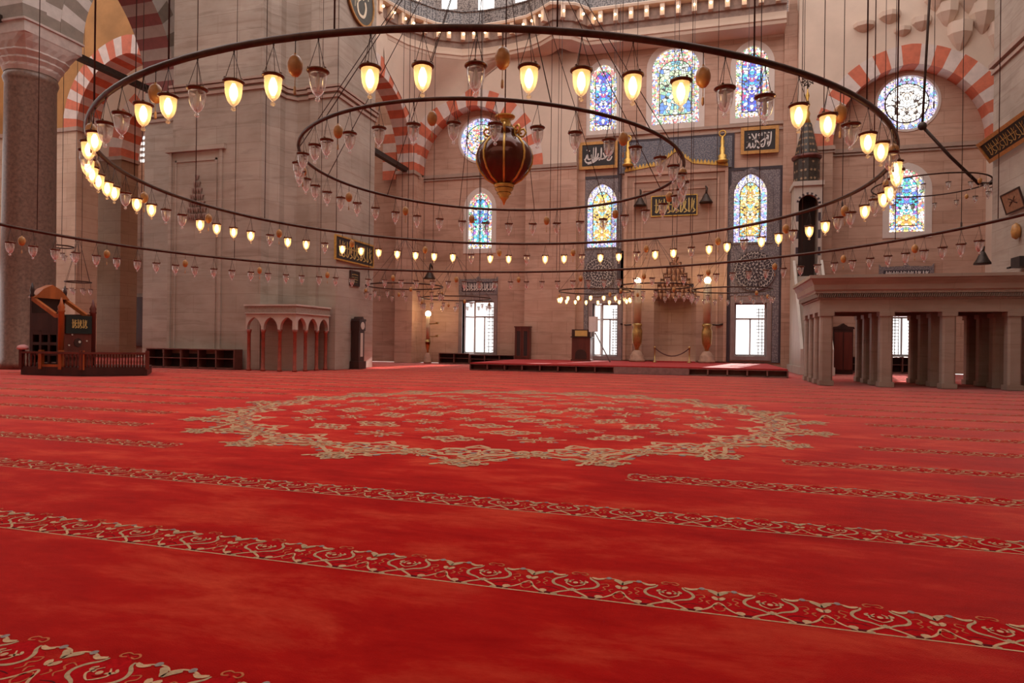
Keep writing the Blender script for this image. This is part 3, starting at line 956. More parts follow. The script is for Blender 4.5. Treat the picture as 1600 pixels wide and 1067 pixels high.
# blue tile revetments
tp = thing('tile_revetment', 'wide blue tile panel behind the gilded crest of the mihrab', 'tile panel', (-1.5, YM, 10))
q0, q1 = on_m(968, 270), on_m(1144, 212)
ztl = on_m(1140, 212).z
part('tile_field', MB().box(q0.x, YM - .06, zsh - .05, q1.x, YM - .002, ztl), M['tile_c'], tp)
fl = frame_loop(rect(q0.x - .12, zsh - .1, q1.x + .12, ztl + .12), rect(q0.x, zsh - .1, q1.x, ztl), PY(YM - .05), -.012, .045)
part('tile_border', fl, M['tile_dark'], tp)
for side, key, pxs, lab in (('a', 'tile_a', (901, 970, 268), 'tall blue tile panel around the amber window left of the mihrab'), ('b', 'tile_b', (1137, 1222, 250), 'tall blue tile panel around the amber window right of the mihrab')):
    x0, x1 = max(on_m(pxs[0], 400).x, xa + .06), on_m(pxs[1], 400).x
    zt_ = min(on_m((pxs[0] + pxs[1]) / 2, pxs[2]).z, zsh - .13)
    cx, z0, z1, w = W[key]
    hole = arched(cx, z0, z1, w, w * .66)
    op = OP['mid' if side == 'a' else 'right']
    o2 = rect(max(op[0][0] - .26, x0 + .05), max(op[0][1] - .3, .46), op[2][0] + .26, op[2][1] + .38)
    t = thing('tile_revetment', lab, 'tile panel', (cx, YM, .35), 'tile panels flanking the mihrab')
    zsp_ = z0 - .25
    (ox0, _), _, (ox1, oz1), _ = o2
    part('tile_field', MB().wall(rect(x0, zsp_, x1, zt_), [hole], PY(YM - .052), .05).box(x0, YM - .052, .4, ox0, YM - .002, zsp_).box(ox1, YM - .052, .4, x1, YM - .002, zsp_).box(ox0, YM - .052, oz1, ox1, YM - .002, zsp_), M['tile'], t)
    s = .3
    mb = frame_loop(arched(cx, z0 - .1, z1 + s, w + 2 * s, (w + 2 * s) * .66), arched(cx, z0 - .02, z1 + .03, w + .06, (w + .06) * .66), PY(YM - .05), -.05, .03)
    part('arch_border', mb, M['tile_b'], t)
    b_ = frame_loop(rect(x0 - .012, .39, x1 + .012, zt_ + .012), rect(x0 + .14, .41, x1 - .14, zt_ - .14), PY(YM - .05), -.03, .02)
    part('tile_border', b_, M['tile_dark'], t)
# roundels of script
for px, py, rpx, lab in ((937, 427, 27, 'round blue tile roundel of white script above the window left of the mihrab'), (1178, 423, 31, 'round blue tile roundel of white script above the window right of the mihrab')):
    p = on_m(px, py); r = rpx * .0345
    t = thing('tile_roundel', lab, 'roundel', (p.x, YM - .075, p.z), 'script roundels flanking the mihrab')
    fn = lambda u, v, d: (u, d, v)
    obj('disc', MB().prism(circle(0, 0, r, 40), fn, -.05, .004), M['tile_dark'], t)
    L = []
    rr = random.Random(px)
    for i in range(34):                                           # tall shafts of the outer text, feet outwards
        a = 2 * pi * (i + .3 * rr.random()) / 34
        L.append(([(r * .60 * cos(a), r * .60 * sin(a)), (r * .86 * cos(a + .03), r * .86 * sin(a + .03))], .022))
        b = a + .06
        L.append(([(r * .9 * cos(b), r * .9 * sin(b)), (r * (.8 + .1 * rr.random()) * cos(b + .09), r * .82 * sin(b + .09)), (r * .92 * cos(b + .16), r * .92 * sin(b + .16)), (r * .84 * cos(b + .24), r * .84 * sin(b + .24))], .022))
        if i % 2: L.append(([(r * .66 * cos(b), r * .66 * sin(b)), (r * .72 * cos(b + .12), r * .72 * sin(b + .12)), (r * .62 * cos(b + .2), r * .62 * sin(b + .2))], .02))
    for k in (.30, .47):
        n = 12 if k < .4 else 20
        for i in range(n):
            a = 2 * pi * i / n
            L.append(([(r * k * cos(a), r * k * sin(a)), (r * (k + .09) * cos(a + .1), r * (k + .09) * sin(a + .1)), (r * (k - .04) * cos(a + .2), r * (k - .04) * sin(a + .2)), (r * (k + .06) * cos(a + .26), r * (k + .06) * sin(a + .26))], .02))
    for i in range(6):
        a = 2 * pi * i / 6
        L.append(([(r * .06 * cos(a), r * .06 * sin(a)), (r * .2 * cos(a + .4), r * .2 * sin(a + .4)), (r * .1 * cos(a + .8), r * .1 * sin(a + .8))], .02))
    obj('lettering', MB().strokes(L, fn, -.05, -.062), M['white_ink'], t)
    obj('rim', frame_loop(circle(0, 0, r, 40), circle(0, 0, r * .95, 40), fn, -.07, .003), M['tile_b'], t)
# sign of tile over the left window, sign over the far right window
for px0, px1, py0, py1, lab in ((717, 778, 435, 461, 'blue and white tile sign with crested edge over the open window of the left bay'), (1373, 1459, 415, 424, 'long blue tile sign with crested edge just above the marble tribune')):
    o, u, v, n_ = quadY(px0, px1, py0, py1, YQ - .02)
    if px0 > 1000: o.z -= .5; v.z += .5
    x0, z0, w, h = o.x, o.z, u.x, v.z
    t = thing('tile_sign', lab, 'tile sign', (x0 + w / 2, YQ - .02, z0))
    fn = lambda a, b, d: (a, -d, b)
    poly = [(-w / 2, 0), (w / 2, 0), (w / 2, h + .12), (w / 2 - .1, h - .02), (.16, h), (0, h + .16), (-.16, h), (-w / 2 + .1, h - .02), (-w / 2, h + .12)]
    obj('panel', MB().prism(poly, fn, 0, .05), M['tile_b'], t)
    obj('field', MB().prism(rect(-w / 2 + .2, .2, w / 2 - .2, h - .2), fn, .04, .06), M['tile_dark'], t)
    L = [([(-w / 2 + .24 + (w - .48) * a, .22 + (h - .44) * b) for a, b in pts], wd * 1.1) for pts, wd in script_band(6, 5)]
    obj('lettering', MB().strokes(L, fn, .06, .07), M['white_ink'], t)

# bell shaped wall lamps
for px, py, lab, Y in ((1000, 322, 'dark bell shaped speaker on the mihrab wall left of the gold inscription', YM - .3), (1103, 317, 'dark bell shaped speaker on the mihrab wall right of the gold inscription', YM - .3), (671, 436, 'dark bell shaped speaker on the left bay wall above the lit candle', YF - .05), (1535, 413, 'dark bell shaped speaker on the wall beside the right pier', 29.5)):
    p = onY(px, py, Y)
    k = 1.0 if Y > 30 else .85
    t = thing('wall_mount_speaker', lab, 'speaker', p, 'bell speakers on the qibla wall')
    obj('bell', MB().lathe([(.36 * k, 0), (.34 * k, .06), (.24 * k, .2), (.13 * k, .42), (.08 * k, .5)], 14), M['iron'], t)
    obj('bracket', MB().tube([(0, 0, .45 * k), (.03, 0, .8 * k), (-.02, .2, .95 * k), (0, .42, .7 * k)], .05, 6), M['iron'], t)

# ------------------------------------------------------------------ platform before the mihrab
PX0, PX1, PYF, PH = -10.1, 3.35, 28.1, .34
pl = thing('platform', 'low raised platform with red carpet top and shelved front before the mihrab', 'platform', (-3, PYF, 0))
part('deck', MB().box(PX0, PYF, PH - .06, PX1, YM - .14, PH).box(PX0 + .02, PYF + .45, 0, PX1, YM - .14, PH - .06), M['redcloth'], pl)
x1c, x2c = onY(959, 575, PYF).x, onY(1076, 575, PYF).x
for nm, a, b, mm, n in (('shelf_front', PX0, x1c, 'shelf', 8), ('step_front', x1c, x2c, None, 0), ('shelf_front', x2c, PX1, 'shelf_grey', 5)):
    if n == 0:
        part(nm, MB().box(a, PYF - .02, 0, b, PYF + .45, PH - .05), M['greycloth'], pl); continue
    mb = MB().box(a, PYF, 0, b, PYF + .42, .04).box(a, PYF - .02, PH - .08, b, PYF + .42, PH - .055).box(a, PYF + .38, 0, b, PYF + .42, PH - .06)
    for i in range(n + 1):
        x = a + (b - a) * i / n
        mb.box(x - .03, PYF, 0, x + .03, PYF + .42, PH - .06)
    part(nm, mb, M[mm], pl)

# candlesticks
def candlestick(px, pyb, pyt, Y, label, zbase, wide=1.0):
    p = onY(px, pyb, Y); zt_ = onY(px, pyt, Y).z
    H = zt_ - zbase
    t = thing('candlestick', label, 'candlestick', (p.x, Y, zbase), 'giant candlesticks by the qibla wall')
    k = wide
    obj('plinth', MB().lathe([(.42 * k, 0), (.42 * k, .12), (.36 * k, .16), (.36 * k, .34), (.3 * k, .4), (.22 * k, .55), (.12 * k, .62)], 16), M['niche'], t)
    obj('vase', MB().lathe([(.11 * k, .6), (.1 * k, .72), (.16 * k, .82), (.24 * k, 1.0), (.27 * k, 1.4), (.27 * k, H * .38), (.2 * k, H * .42), (.27 * k, H * .45), (.2 * k, H * .47)], 18), M['brass'], t)
    obj('candle', MB().lathe([(.2 * k, H * .46), (.21 * k, H * .7), (.225 * k, H * .71), (.21 * k, H * .72), (.2 * k, H * .94), (.12 * k, H * .95)], 18), M['candle'], t)
    obj('lamp_globe', MB().sphere((0, 0, H * .985), .165, 14), M['globe_lamp'], t)
    return t


candlestick(995, 566, 437, 35.3, 'giant brass candlestick with glowing globe standing left of the mihrab niche', PH, 1.0)
candlestick(1104, 566, 436, 35.3, 'giant brass candlestick with glowing globe standing right of the mihrab niche', PH, 1.0)
ct = candlestick(668, 566, 489, 35.4, 'brass candlestick with glowing globe against the left bay pilaster', 0, .55)
for z, r in ((1.55, .30), (2.3, .34)):
    obj('tray_arm', MB().box(.05, -.05, z, .62, .12, z + .05).box(.5, -.08, z + .05, .66, .14, z + .12), M['brass'], ct)
for px, lab in ((978, 'dark sconce arm on the wall left of the taller mihrab candle'), (1122, 'dark sconce arm on the wall right of the taller mihrab candle')):
    s = -1 if px < 1000 else 1
    p = onY(px, 508, YM - .15)
    t = thing('wall_sconce', lab, 'sconce', p, 'sconce arms by the mihrab candles')
    obj('arm', MB().tube([(s * .3, .05, .08), (0, -.05, 0), (-s * .3, -.2, .02)], .04, 6), M['iron'], t)

# rope barrier, mat, lectern with stand, cabinet, shelves
rb = thing('rope_barrier', 'dark rope slung between two short posts in front of the mihrab niche', 'barrier', (ncx, 34.9, PH))
a, b = onY(1023, 556, 34.9).x - ncx, onY(1077, 556, 34.9).x - ncx
for x in (a, b):
    obj('post', MB().lathe([(.13, 0), (.12, .04), (.03, .06), (.03, .72), (.06, .74), (.05, .82), (.01, .85)], 10, (x, 0, 0)), M['brass'], rb)
obj('rope', MB().tube([(a + (b - a) * i / 12, 0, .76 - .42 * (1 - (2 * i / 12 - 1) ** 2)) for i in range(13)], .03, 6), M['rope'], rb)
o = tag(obj('prayer_mat', MB().box(-1.1, -.3, 0, 1.1, .5, .05), M['redcloth'], None, (ncx, 35.9, PH)), 'deep red mat lying in front of the mihrab niche', 'mat')
# kursu (preaching desk) left of the middle window
kx0, kx1 = onY(893, 560, 34.2).x, onY(922, 560, 34.2).x
kw = kx1 - kx0
ks = thing('preaching_desk', 'dark wooden desk with gold lettered black cloth beside the middle window', 'lectern', ((kx0 + kx1) / 2, 34.2, PH))
obj('cabinet', MB().box(-kw / 2, 0, 0, kw / 2, .8, 1.25).box(-kw / 2 - .04, -.03, 0, kw / 2 + .04, .83, .1), M['wood'], ks)
obj('arch_panel', MB().prism(arched(0, .12, .62, kw * .6, .28), lambda u, v, d: (u, -.04 + d, v), 0, .05), M['wood_dk'], ks)
obj('desk_top', MB().box(-kw / 2 - .06, -.06, 1.25, kw / 2 + .06, .86, 1.3).box(-kw / 2, -.03, 1.3, kw / 2, .03, 1.68), M['wood_dk'], ks)
obj('banner', MB().box(-kw * .32, -.06, 1.32, kw * .34, -.03, 1.62), M['gold_ink'], ks)
sp_a, sp_b = onY(930, 520, 34.0), onY(953, 566, 33.4)
o = thing('mic_stand', 'thin pale pole leaning beside the preaching desk before the middle window', 'stand', (sp_b.x, 33.4, PH))
obj('pole', MB().tube([sp_a - o.location, Vector((0, 0, .02))], .035, 6), M['grille'], o)
obj('pale_flag', MB().obox((sp_a.x - sp_b.x - .1, .6), (.4, .9), (.9, -.4), .1, .22, sp_a.z - PH + .05, sp_a.z - PH + .85), M['reveal'], o)  # whitish flag by the top of the leaning pole
cb0, cb1 = onY(807, 560, 36.0), onY(830, 512, 36.0)
w = cb1.x - cb0.x
cbn = thing('cabinet', 'tall red wooden cabinet with two glazed doors between the left shelves and platform', 'cabinet', ((cb0.x + cb1.x) / 2, 35.6, PH))
cb1.z -= PH
obj('body', MB().box(-w / 2, 0, 0, w / 2, .42, cb1.z).box(-w / 2 - .04, -.03, cb1.z, w / 2 + .04, .44, cb1.z + .07), M['wood'], cbn)
for s in (-1, 1):
    x0, x1 = (-w / 2 + .03, -.015) if s < 0 else (.015, w / 2 - .03)
    d = obj('door', frame_loop(rect(x0, .1, x1, cb1.z - .08), rect(x0 + .08, .2, x1 - .08, cb1.z - .2), lambda u, v, dd: (u, dd, v), -.03, .02), M['wood'], cbn)
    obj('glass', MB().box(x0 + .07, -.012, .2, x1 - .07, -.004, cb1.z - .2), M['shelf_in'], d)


def bookshelf(label, x0, x1, y, depth, h, cols, rows, mat, group=None):
    t = thing('bookshelf', label, 'bookshelf', ((x0 + x1) / 2, y, 0), group)
    w = (x1 - x0) / 2
    mb = MB().box(-w, 0, h - .04, w, depth, h).box(-w, 0, 0, w, depth, .07)
    for i in range(cols + 1):
        x = -w + 2 * w * i / cols
        mb.box(x - .025, 0, 0, x + .025, depth, h)
    for i in range(1, rows):
        z = .07 + (h - .1) * i / rows
        mb.box(-w, .01, z - .015, w, depth, z + .015)
    obj('carcass', mb, mat, t)
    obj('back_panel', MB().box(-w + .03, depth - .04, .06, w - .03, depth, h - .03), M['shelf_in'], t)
    return t


a, b, c_, d_ = [onY(px, 560, 36.0).x for px in (690, 736, 738, 806)]
bookshelf('low dark bookshelf of four bays left of the open window', a, b, 35.6, .38, .62, 2, 2, M['shelf'], 'low bookshelves in the left bay')
bookshelf('low dark bookshelf under the open window beside the red cabinet', c_, d_, 35.6, .38, .56, 3, 2, M['shelf'], 'low bookshelves in the left bay')
a, b = onY(233, 570, 22.9).x, onY(369, 570, 22.9).x
bookshelf('long low bookshelf with black bays along the foot of the left pier', a, b, 22.75, .5, .84, 5, 2, M['shelf'])
bookshelf('dark low bookshelf behind the marble tribune under the far window', 7.2, 10.2, 35.8, .4, .8, 4, 2, M['shelf'])
hc = thing('wardrobe', 'black carved cabinet with curved top seen through the tribune columns', 'cabinet', (*onY(1317, 575, 33.5).xy, 0))
obj('body', MB().box(-.42, 0, 0, .42, .5, 2.1), M['wood_dk'], hc)
obj('pediment', MB().prism([(-.48, 2.1), (.48, 2.1), (.44, 2.2), (.2, 2.22), (0, 2.36), (-.2, 2.22), (-.44, 2.2)], PY(-.03), 0, .5), M['wood_dk'], hc)
for s in (-1, 1):
    obj('door', MB().box(s * .2 - .18, -.03, .2, s * .2 + .18, .01, 1.95), M['wood'], hc)

# ------------------------------------------------------------------ minbar
YB = 34.6
mn = thing('minbar', 'slender marble minbar with tall star patterned spire at the right of the mihrab wall', 'minbar', (onY(1264, 560, YB).x, YB, 0))
mcx, mloc = mn.location.x, mn.location
A_ = lambda px, py: onY(px, py, YB)
x0, x1 = A_(1242, 300).x - mcx, A_(1285, 300).x - mcx
zk0, zk1 = A_(1264, 432).z, A_(1264, 290).z
hw = (x1 - x0) / 2; mx = (x0 + x1) / 2
ah = arched(mx, zk0, A_(1264, 304).z, hw * 1.45, hw * .75)
obj('kiosk_front', MB().wall(rect(x0, zk0 - .02, x1, zk1), [[(u, max(v, zk0 + .02)) for u, v in ah]], PY(0), .22), M['marble'], mn)
rg = MB(); inn = arch(hw * .72, hw * .75, 8); out = arch(hw * .9, hw * .93, 8)
zsp = A_(1264, 304).z - hw * .75
for i in range(len(inn) - 1):
    q = [(mx + inn[i][0], zsp + inn[i][1]), (mx + inn[i + 1][0], zsp + inn[i + 1][1]), (mx + out[i + 1][0], zsp + out[i + 1][1]), (mx + out[i][0], zsp + out[i][1])]
    rg.prism(q, PY(-.03), 0, .06, i % 2)
for s in (-1, 1):
    for i in range(7):
        za = zsp - .42 * i
        rg.box(mx + s * hw * .81 - hw * .09, -.03, za - .42, mx + s * hw * .81 + hw * .09, .03, za, (i + 1) % 2)
obj('striped_arch', rg, [M['tile_dark'], M['marble']], mn)
for xk in (x0, x1 - .12):
    obj('kiosk_side', MB().box(xk, .22, zk0, xk + .12, 1.3, zk1), M['marble'], mn)
obj('kiosk_back', MB().box(x0, 1.3, zk0, x1, 1.4, zk1), M['wood_dk'], mn)
obj('kiosk_cornice', MB().box(x0 - .08, -.1, zk1, x1 + .08, 1.46, zk1 + .22), M['marble'], mn)
obj('body', MB().box(x0, 0, .3, x1, 1.4, zk0 - .02), M['marble'], mn)
zd0, zd1, zd2 = zk1 + .22, A_(1264, 240).z, A_(1264, 186).z
oct_ = lambda r: [(mx + r * cos(pi / 8 + pi / 4 * i), 0.72 + r * sin(pi / 8 + pi / 4 * i)) for i in range(8)]


def starred(r0, r1, za, zb, rows):
    """octagonal drum with inlaid stars on each face"""
    mb = MB()
    mb.lathe([(r0, za), (r1, zb)], 8, (mx, .72, 0), 0, False)
    st = MB()
    for i in range(8):
        a0, a1 = 2 * pi * i / 8, 2 * pi * (i + 1) / 8
        for r in range(rows):
            t = (r + .5) / rows
            rr = r0 + (r1 - r0) * t + .012
            for k in ((.3, .7) if r0 > .45 and t < .75 else (.5,)):
                ca, sa = cos(a0) * (1 - k) + cos(a1) * k, sin(a0) * (1 - k) + sin(a1) * k
                c3 = Vector((mx + rr * ca, .72 + rr * sa, za + (zb - za) * t))
                tx = Vector((cos(a1) - cos(a0), sin(a1) - sin(a0), 0)).normalized()
                pts = [(.085 if j % 2 else .04) for j in range(10)]
                st.add([c3 + tx * (pts[j] * cos(2 * pi * j / 10)) + Vector((0, 0, pts[j] * sin(2 * pi * j / 10))) for j in range(10)], [tuple(range(10))], 0)
    return mb, st


rD = hw * .98
m1, s1 = starred(rD, rD, zd0, zd1 - .12, 3)
m2, s2 = starred(rD * .93, rD * .34, zd1 + .08, zd2, 5)
obj('drum', m1, M['slate'], mn)
obj('drum_stars', s1, M['star'], mn)
obj('drum_collar', MB().lathe([(rD * 1.02, zd1 - .14), (rD * 1.16, zd1 - .06), (rD * 1.16, zd1 + .02), (rD * .95, zd1 + .1)], 16, (mx, .72, 0)), M['wood'], mn)
obj('spire', m2, M['slate'], mn)
obj('spire_stars', s2, M['star'], mn)
zf = A_(1268, 105).z
obj('finial', MB().lathe([(rD * .3, zd2), (.1, zd2 + .3), (.14, zd2 + .5), (.06, zd2 + .7), (.13, zd2 + .95), (.05, zd2 + 1.2), (.1, zd2 + 1.4), (.03, zd2 + 1.6), (.02, zf - .6)], 10, (mx, .72, 0)), M['gold'], mn)
mb = MB()
for k in range(8):
    a = 2 * pi * k / 8
    mb.tube([(mx + .08 * cos(a), .72, zf - .35 + .08 * sin(a)), (mx + .32 * cos(a + .2), .72, zf - .35 + .36 * sin(a + .2)), (mx + .2 * cos(a + .6), .72, zf - .35 + .22 * sin(a + .6))], .035, 5)
mb.tube([(mx, .72, zf - .8), (mx, .72, zf + .05)], .03, 5)
obj('finial_crown', mb, M['iron'], mn)
# stair coming down towards the hall, with balustrades and a gate
ys = -3.0
zb0 = zk0 - .1
for s, x in ((-1, x0), (1, x1)):
    st_ = [(0, .3), (ys, .3), (ys, 1.15), (0, zb0 + .9)]
    obj('balustrade', MB().prism(st_, lambda u, v, d: (d, u, v), x - .06, x + .06), M['marble'], mn)
mb = MB()
nst = 14
for i in range(nst):
    mb.box(x0 + .06, ys + (0 - ys) * i / nst, .3, x1 - .05, ys + (0 - ys) * (i + 1) / nst, .3 + (zb0 - .3) * (i + 1) / nst)
obj('stair', mb, M['marble'], mn)
obj('plinth', MB().box(x0 - .1, ys - .1, .0, x1 + .1, 1.45, .35), M['marble'], mn)

# ------------------------------------------------------------------ the marble tribune (mahfil)
TX0, TX1, TY0, TY1 = 3.72, 10.35, 23.25, 26.85
tr = thing('tribune', 'broad marble tribune on square columns with carved cornice beside the right pier', 'tribune', (7, 25, 0))
zbm, zcr, ztp = 2.40, 2.96, 3.56
mb = MB()
cols = []
NXc, NYc = 4, 4
for i in range(NXc):
    for j in range(NYc):
        x = TX0 + .22 + (9.15 - TX0 - .2) * i / (NXc - 1); y = TY0 + .2 + (TY1 - TY0 - .4) * j / (NYc - 1)
        h = .185; c = .055
        p8 = [(-h + c, -h), (h - c, -h), (h, -h + c), (h, h - c), (h - c, h), (-h + c, h), (-h, h - c), (-h, -h + c)]
        q = MB().prism([(x + u, y + v) for u, v in p8], PZ(0), .14, zbm - .12)
        q.box(x - h - .03, y - h - .03, 0, x + h + .03, y + h + .03, .16).box(x - h - .03, y - h - .03, zbm - .14, x + h + .03, y + h + .03, zbm)
        cols.append(q)
for q in cols:
    part('column', q, M['mahfil'], tr)
part('beam', MB().box(TX0, TY0, zbm, TX1, TY0 + .42, zcr - .16).box(TX0, TY0 + .42, zbm, TX0 + .42, TY1, zcr - .16).box(TX0 + .42, TY1 - .42, zbm, TX1, TY1, zcr - .16), M['mahfil'], tr)
part('deck', MB().box(TX0 + .1, TY0 + .1, zcr - .2, TX1, TY1 - .05, zcr + .02), M['wood'], tr)
mb = MB()
o0 = [(TX0, TY0), (TX1, TY0)]
mb.box(TX0 - .05, TY0 - .05, zcr - .16, TX1, TY0 + .42, zcr - .1).box(TX0 - .05, TY0 + .42, zcr - .16, TX0 + .42, TY1, zcr - .1)
n = 110
for i in range(n):                                                # twisted rope moulding along front and side
    x = TX0 - .1 + (TX1 - TX0 + .1) * i / n
    dx = (TX1 - TX0) / n * .5
    mb.add([(x, TY0 - .1, zcr - .1), (x + dx, TY0 - .16, zcr - .1), (x + 2 * dx, TY0 - .16, zcr + .03), (x + dx, TY0 - .1, zcr + .03), (x + dx, TY0, zcr - .1), (x + 2 * dx, TY0, zcr + .03)], [(0, 1, 2, 3), (1, 4, 5, 2)])
for i in range(58):
    y = TY0 - .1 + (TY1 - TY0 + .1) * i / 58; dy = .03
    mb.add([(TX0 - .1, y, zcr - .1), (TX0 - .16, y + dy, zcr - .1), (TX0 - .16, y + 2 * dy, zcr + .03), (TX0 - .1, y + dy, zcr + .03), (TX0, y + dy, zcr - .1), (TX0, y + 2 * dy, zcr + .03)], [(0, 1, 2, 3), (1, 4, 5, 2)])
mb.box(TX0 - .16, TY0 - .16, zcr + .03, TX1, TY0 + .4, zcr + .1).box(TX0 - .16, TY0 + .4, zcr + .03, TX0 + .42, TY1, zcr + .1)
part('rope_moulding', mb, M['mahfil_d'], tr)
sec = [(-.16, zcr + .1), (-.2, zcr + .14), (-.22, zcr + .3), (-.31, ztp - .12), (-.36, ztp - .1), (-.36, ztp), (-.1, ztp), (.1, zcr + .1)]
mb = MB()
fr = [Vector((TX0 + u, TY0 + u, z)) for u, z in sec]; fe = [Vector((TX1, TY0 + u, z)) for u, z in sec]; fb = [Vector((TX0 + u, TY1 + .2, z)) for u, z in sec]
k = len(sec)
mb.add(fr + fe + fb, [(i, (i + 1) % k, k + (i + 1) % k, k + i) for i in range(k)] + [(i, (i + 1) % k, 2 * k + (i + 1) % k, 2 * k + i) for i in range(k)])
part('parapet', mb, M['mahfil'], tr)

# ------------------------------------------------------------------ fountain loggia at the left pier
FX0, FX1, FY0, FY1 = -17.75, -15.42, 22.45, 24.86
zsp, zar, zfr, zlt = 1.72, 2.16, 2.34, 2.66
lg = thing('loggia', 'small arcaded marble loggia with red columns at the foot of the left pier', 'loggia', ((FX0 + FX1) / 2, FY0, 0))
for nm, fn, u0, u1 in (('front_arcade', PY(FY0), FX0, FX1), ('side_arcade', PXp(FX1), FY0, FY1)):
    n = 3; w = (u1 - u0) / n
    mb = MB()
    for i in range(n):
        cx = u0 + w * (i + .5); a = w / 2 - .06
        curve = [(cx - w / 2, zsp - .05), (cx - a, zsp - .05)] + [(cx + x, zsp + z) for x, z in reversed(arch(a, zar - zsp, 7))] + [(cx + a, zsp - .05), (cx + w / 2, zsp - .05)]
        for (ua, va), (ub, vb) in zip(curve, curve[1:]):
            mb.add([fn(ua, va, 0), fn(ub, vb, 0), fn(ub, zfr, 0), fn(ua, zfr, 0), fn(ua, va, .16), fn(ub, vb, .16), fn(ub, zfr, .16), fn(ua, zfr, .16)], ([(0, 1, 2, 3), (4, 7, 6, 5)] if ub - ua > 1e-5 else []) + [(0, 4, 5, 1)])
    part(nm, mb, M['marble'], lg)
part('corner_block', MB().box(FX1 - .15, FY0 + .002, zsp - .06, FX1 - .002, FY0 + .16, zfr), M['marble'], lg)
part('frieze', MB().box(FX0 - .03, FY0 - .05, zfr, FX1 + .05, 23.9, zlt - .05).box(-17.05, 23.9, zfr, FX1 + .05, FY1, zlt - .05), M['mahfil_d'], lg)
part('roof_slab', MB().box(FX0 - .04, FY0 - .1, zlt - .05, FX1 + .1, 23.9, zlt + .02).box(-17.05, 23.9, zlt - .05, FX1 + .1, FY1, zlt + .02).box(FX0, FY0 - .07, zfr - .04, FX1 + .07, FY0 + .1, zfr).box(FX1 - .1, FY0 + .1, zfr - .04, FX1 + .07, FY1, zfr), M['marble'], lg)
lg.location.z = .004
pts = [(FX0 + .1, FY0 + .08), (FX0 + (FX1 - FX0) / 3, FY0 + .08), (FX0 + (FX1 - FX0) * 2 / 3, FY0 + .08), (FX1 - .08, FY0 + .08), (FX1 - .08, FY0 + (FY1 - FY0) / 3), (FX1 - .08, FY0 + (FY1 - FY0) * 2 / 3), (FX1 - .08, FY1 - .12)]
for x, y in pts:
    part('column', MB().lathe([(.1, 0), (.1, .06), (.075, .1), (.07, zsp - .2), (.085, zsp - .17), (.11, zsp - .04)], 12, (x, y, 0)), M['porphyry'], lg)
part('back_wall', MB().box(-17.5, FY0 + .9, 0, FX1 - .55, 24.15, zfr - .02).box(-17.0, 24.15, 0, FX1 - .55, FY1 - .03, zfr - .02), M['mahfil'], lg)

# grandfather clock against the right flank of the left pier
cy0 = onX(549, 578, XP + .2).y; cy1 = onX(566, 578, XP + .2).y
ck = thing('clock', 'tall dark longcase clock against the flank of the left pier', 'clock', (XP + .24, (cy0 + cy1) / 2, 0))
cw = .27
obj('base', MB().box(-.22, -cw - .06, 0, .24, cw + .06, .34), M['wood_dk'], ck)
obj('trunk', MB().box(-.2, -cw + .02, .34, .18, cw - .02, 1.75), M['wood_dk'], ck)
obj('hood', MB().box(-.21, -cw, 1.72, .22, cw, 2.18).prism([(-cw - .04, 2.16), (cw + .04, 2.16), (cw, 2.26), (cw * .4, 2.24), (0, 2.36), (-cw * .4, 2.24), (-cw, 2.26)], lambda u, v, d: (d, u, v), -.2, .24), M['wood_dk'], ck)
obj('clock_face', MB().prism(circle(0, 1.95, .17, 20), lambda u, v, d: (d, u, v), .215, .235), M['clockface'], ck)
obj('pendulum_window', MB().box(.17, -.11, .55, .19, .11, 1.62), M['clockface'], ck)

# boards on the left pier flank
def quadX(px0, px1, yl, yr, X, nx, tilt=0):
    """panel on a wall X = const; picture y at its left end (top, bottom) and right end (top, bottom)"""
    a, b = onX(px0, (yl[0] + yl[1]) / 2, X), onX(px1, (yr[0] + yr[1]) / 2, X)
    zt_ = (onX(px0, yl[0], X).z + onX(px1, yr[0], X).z) / 2; zb_ = (onX(px0, yl[1], X).z + onX(px1, yr[1], X).z) / 2
    return Vector((X, a.y, zb_)), Vector((0, b.y - a.y, 0)), Vector((0, 0, zt_ - zb_)), Vector((nx, 0, 0))


board('calligraphy_board', 'long black board with gold script on the flank of the left pier', 'framed calligraphy', quadX(522, 582, (366, 404), (383, 420), XP + .02, 1), .08, .07, (M['gold'], M['black'], M['gold_ink']), script_band(5, 9), None, .012, 1.2)
board('wall_plaque', 'small dark plaque hanging under the long board on the left pier', 'plaque', quadX(546, 561, (423, 447), (424, 447), XP + .02, 1), .05, .05, (M['wood_dk'], M['black'], M['gold_ink']), [([(.1, .8), (.5, .85), (.9, .8)], .05), ([(.1, .6), (.9, .6)], .05), ([(.1, .4), (.5, .42), (.9, .4)], .05), ([(.2, .2), (.8, .2)], .05)], None, .01, .8)
# great roundel high on the same flank
pc = onX(561, -2, XP)
rr_ = onX(561, 40, XP); R_ = abs(pc.z - rr_.z)
rd = thing('hanging_roundel', 'huge round dark disc with cream script high on the left pier flank', 'roundel', (XP + .03, pc.y, pc.z))
fn = lambda u, v, d: (d, u, v)
obj('disc', MB().prism(circle(0, 0, R_, 48), fn, 0, .07), M['greygreen'], rd)
obj('rim', frame_loop(circle(0, 0, R_, 48), circle(0, 0, R_ * .93, 48), fn, .12, 0), M['frame'], rd)
L = [([(.1, .6), (.05, .1), (-.25, -.25), (-.15, -.62), (.22, -.6), (.38, -.25), (.3, 0)], .11), ([(-.3, .5), (-.32, .1), (-.28, -.3)], .1), ([(.28, .5), (.2, .2), (.12, .0)], .14), ([(-.55, .15), (-.45, .0), (-.4, .15)], .12), ([(-.42, -.1), (-.44, -.5)], .05), ([(-.2, .75), (.2, .72)], .09), ([(.5, .4), (.55, .15)], .08)]
obj('lettering', MB().strokes([([(a * R_, b * R_) for a, b in pts], w * R_) for pts, w in L], fn, .07, .085), M['cream_ink'], rd)

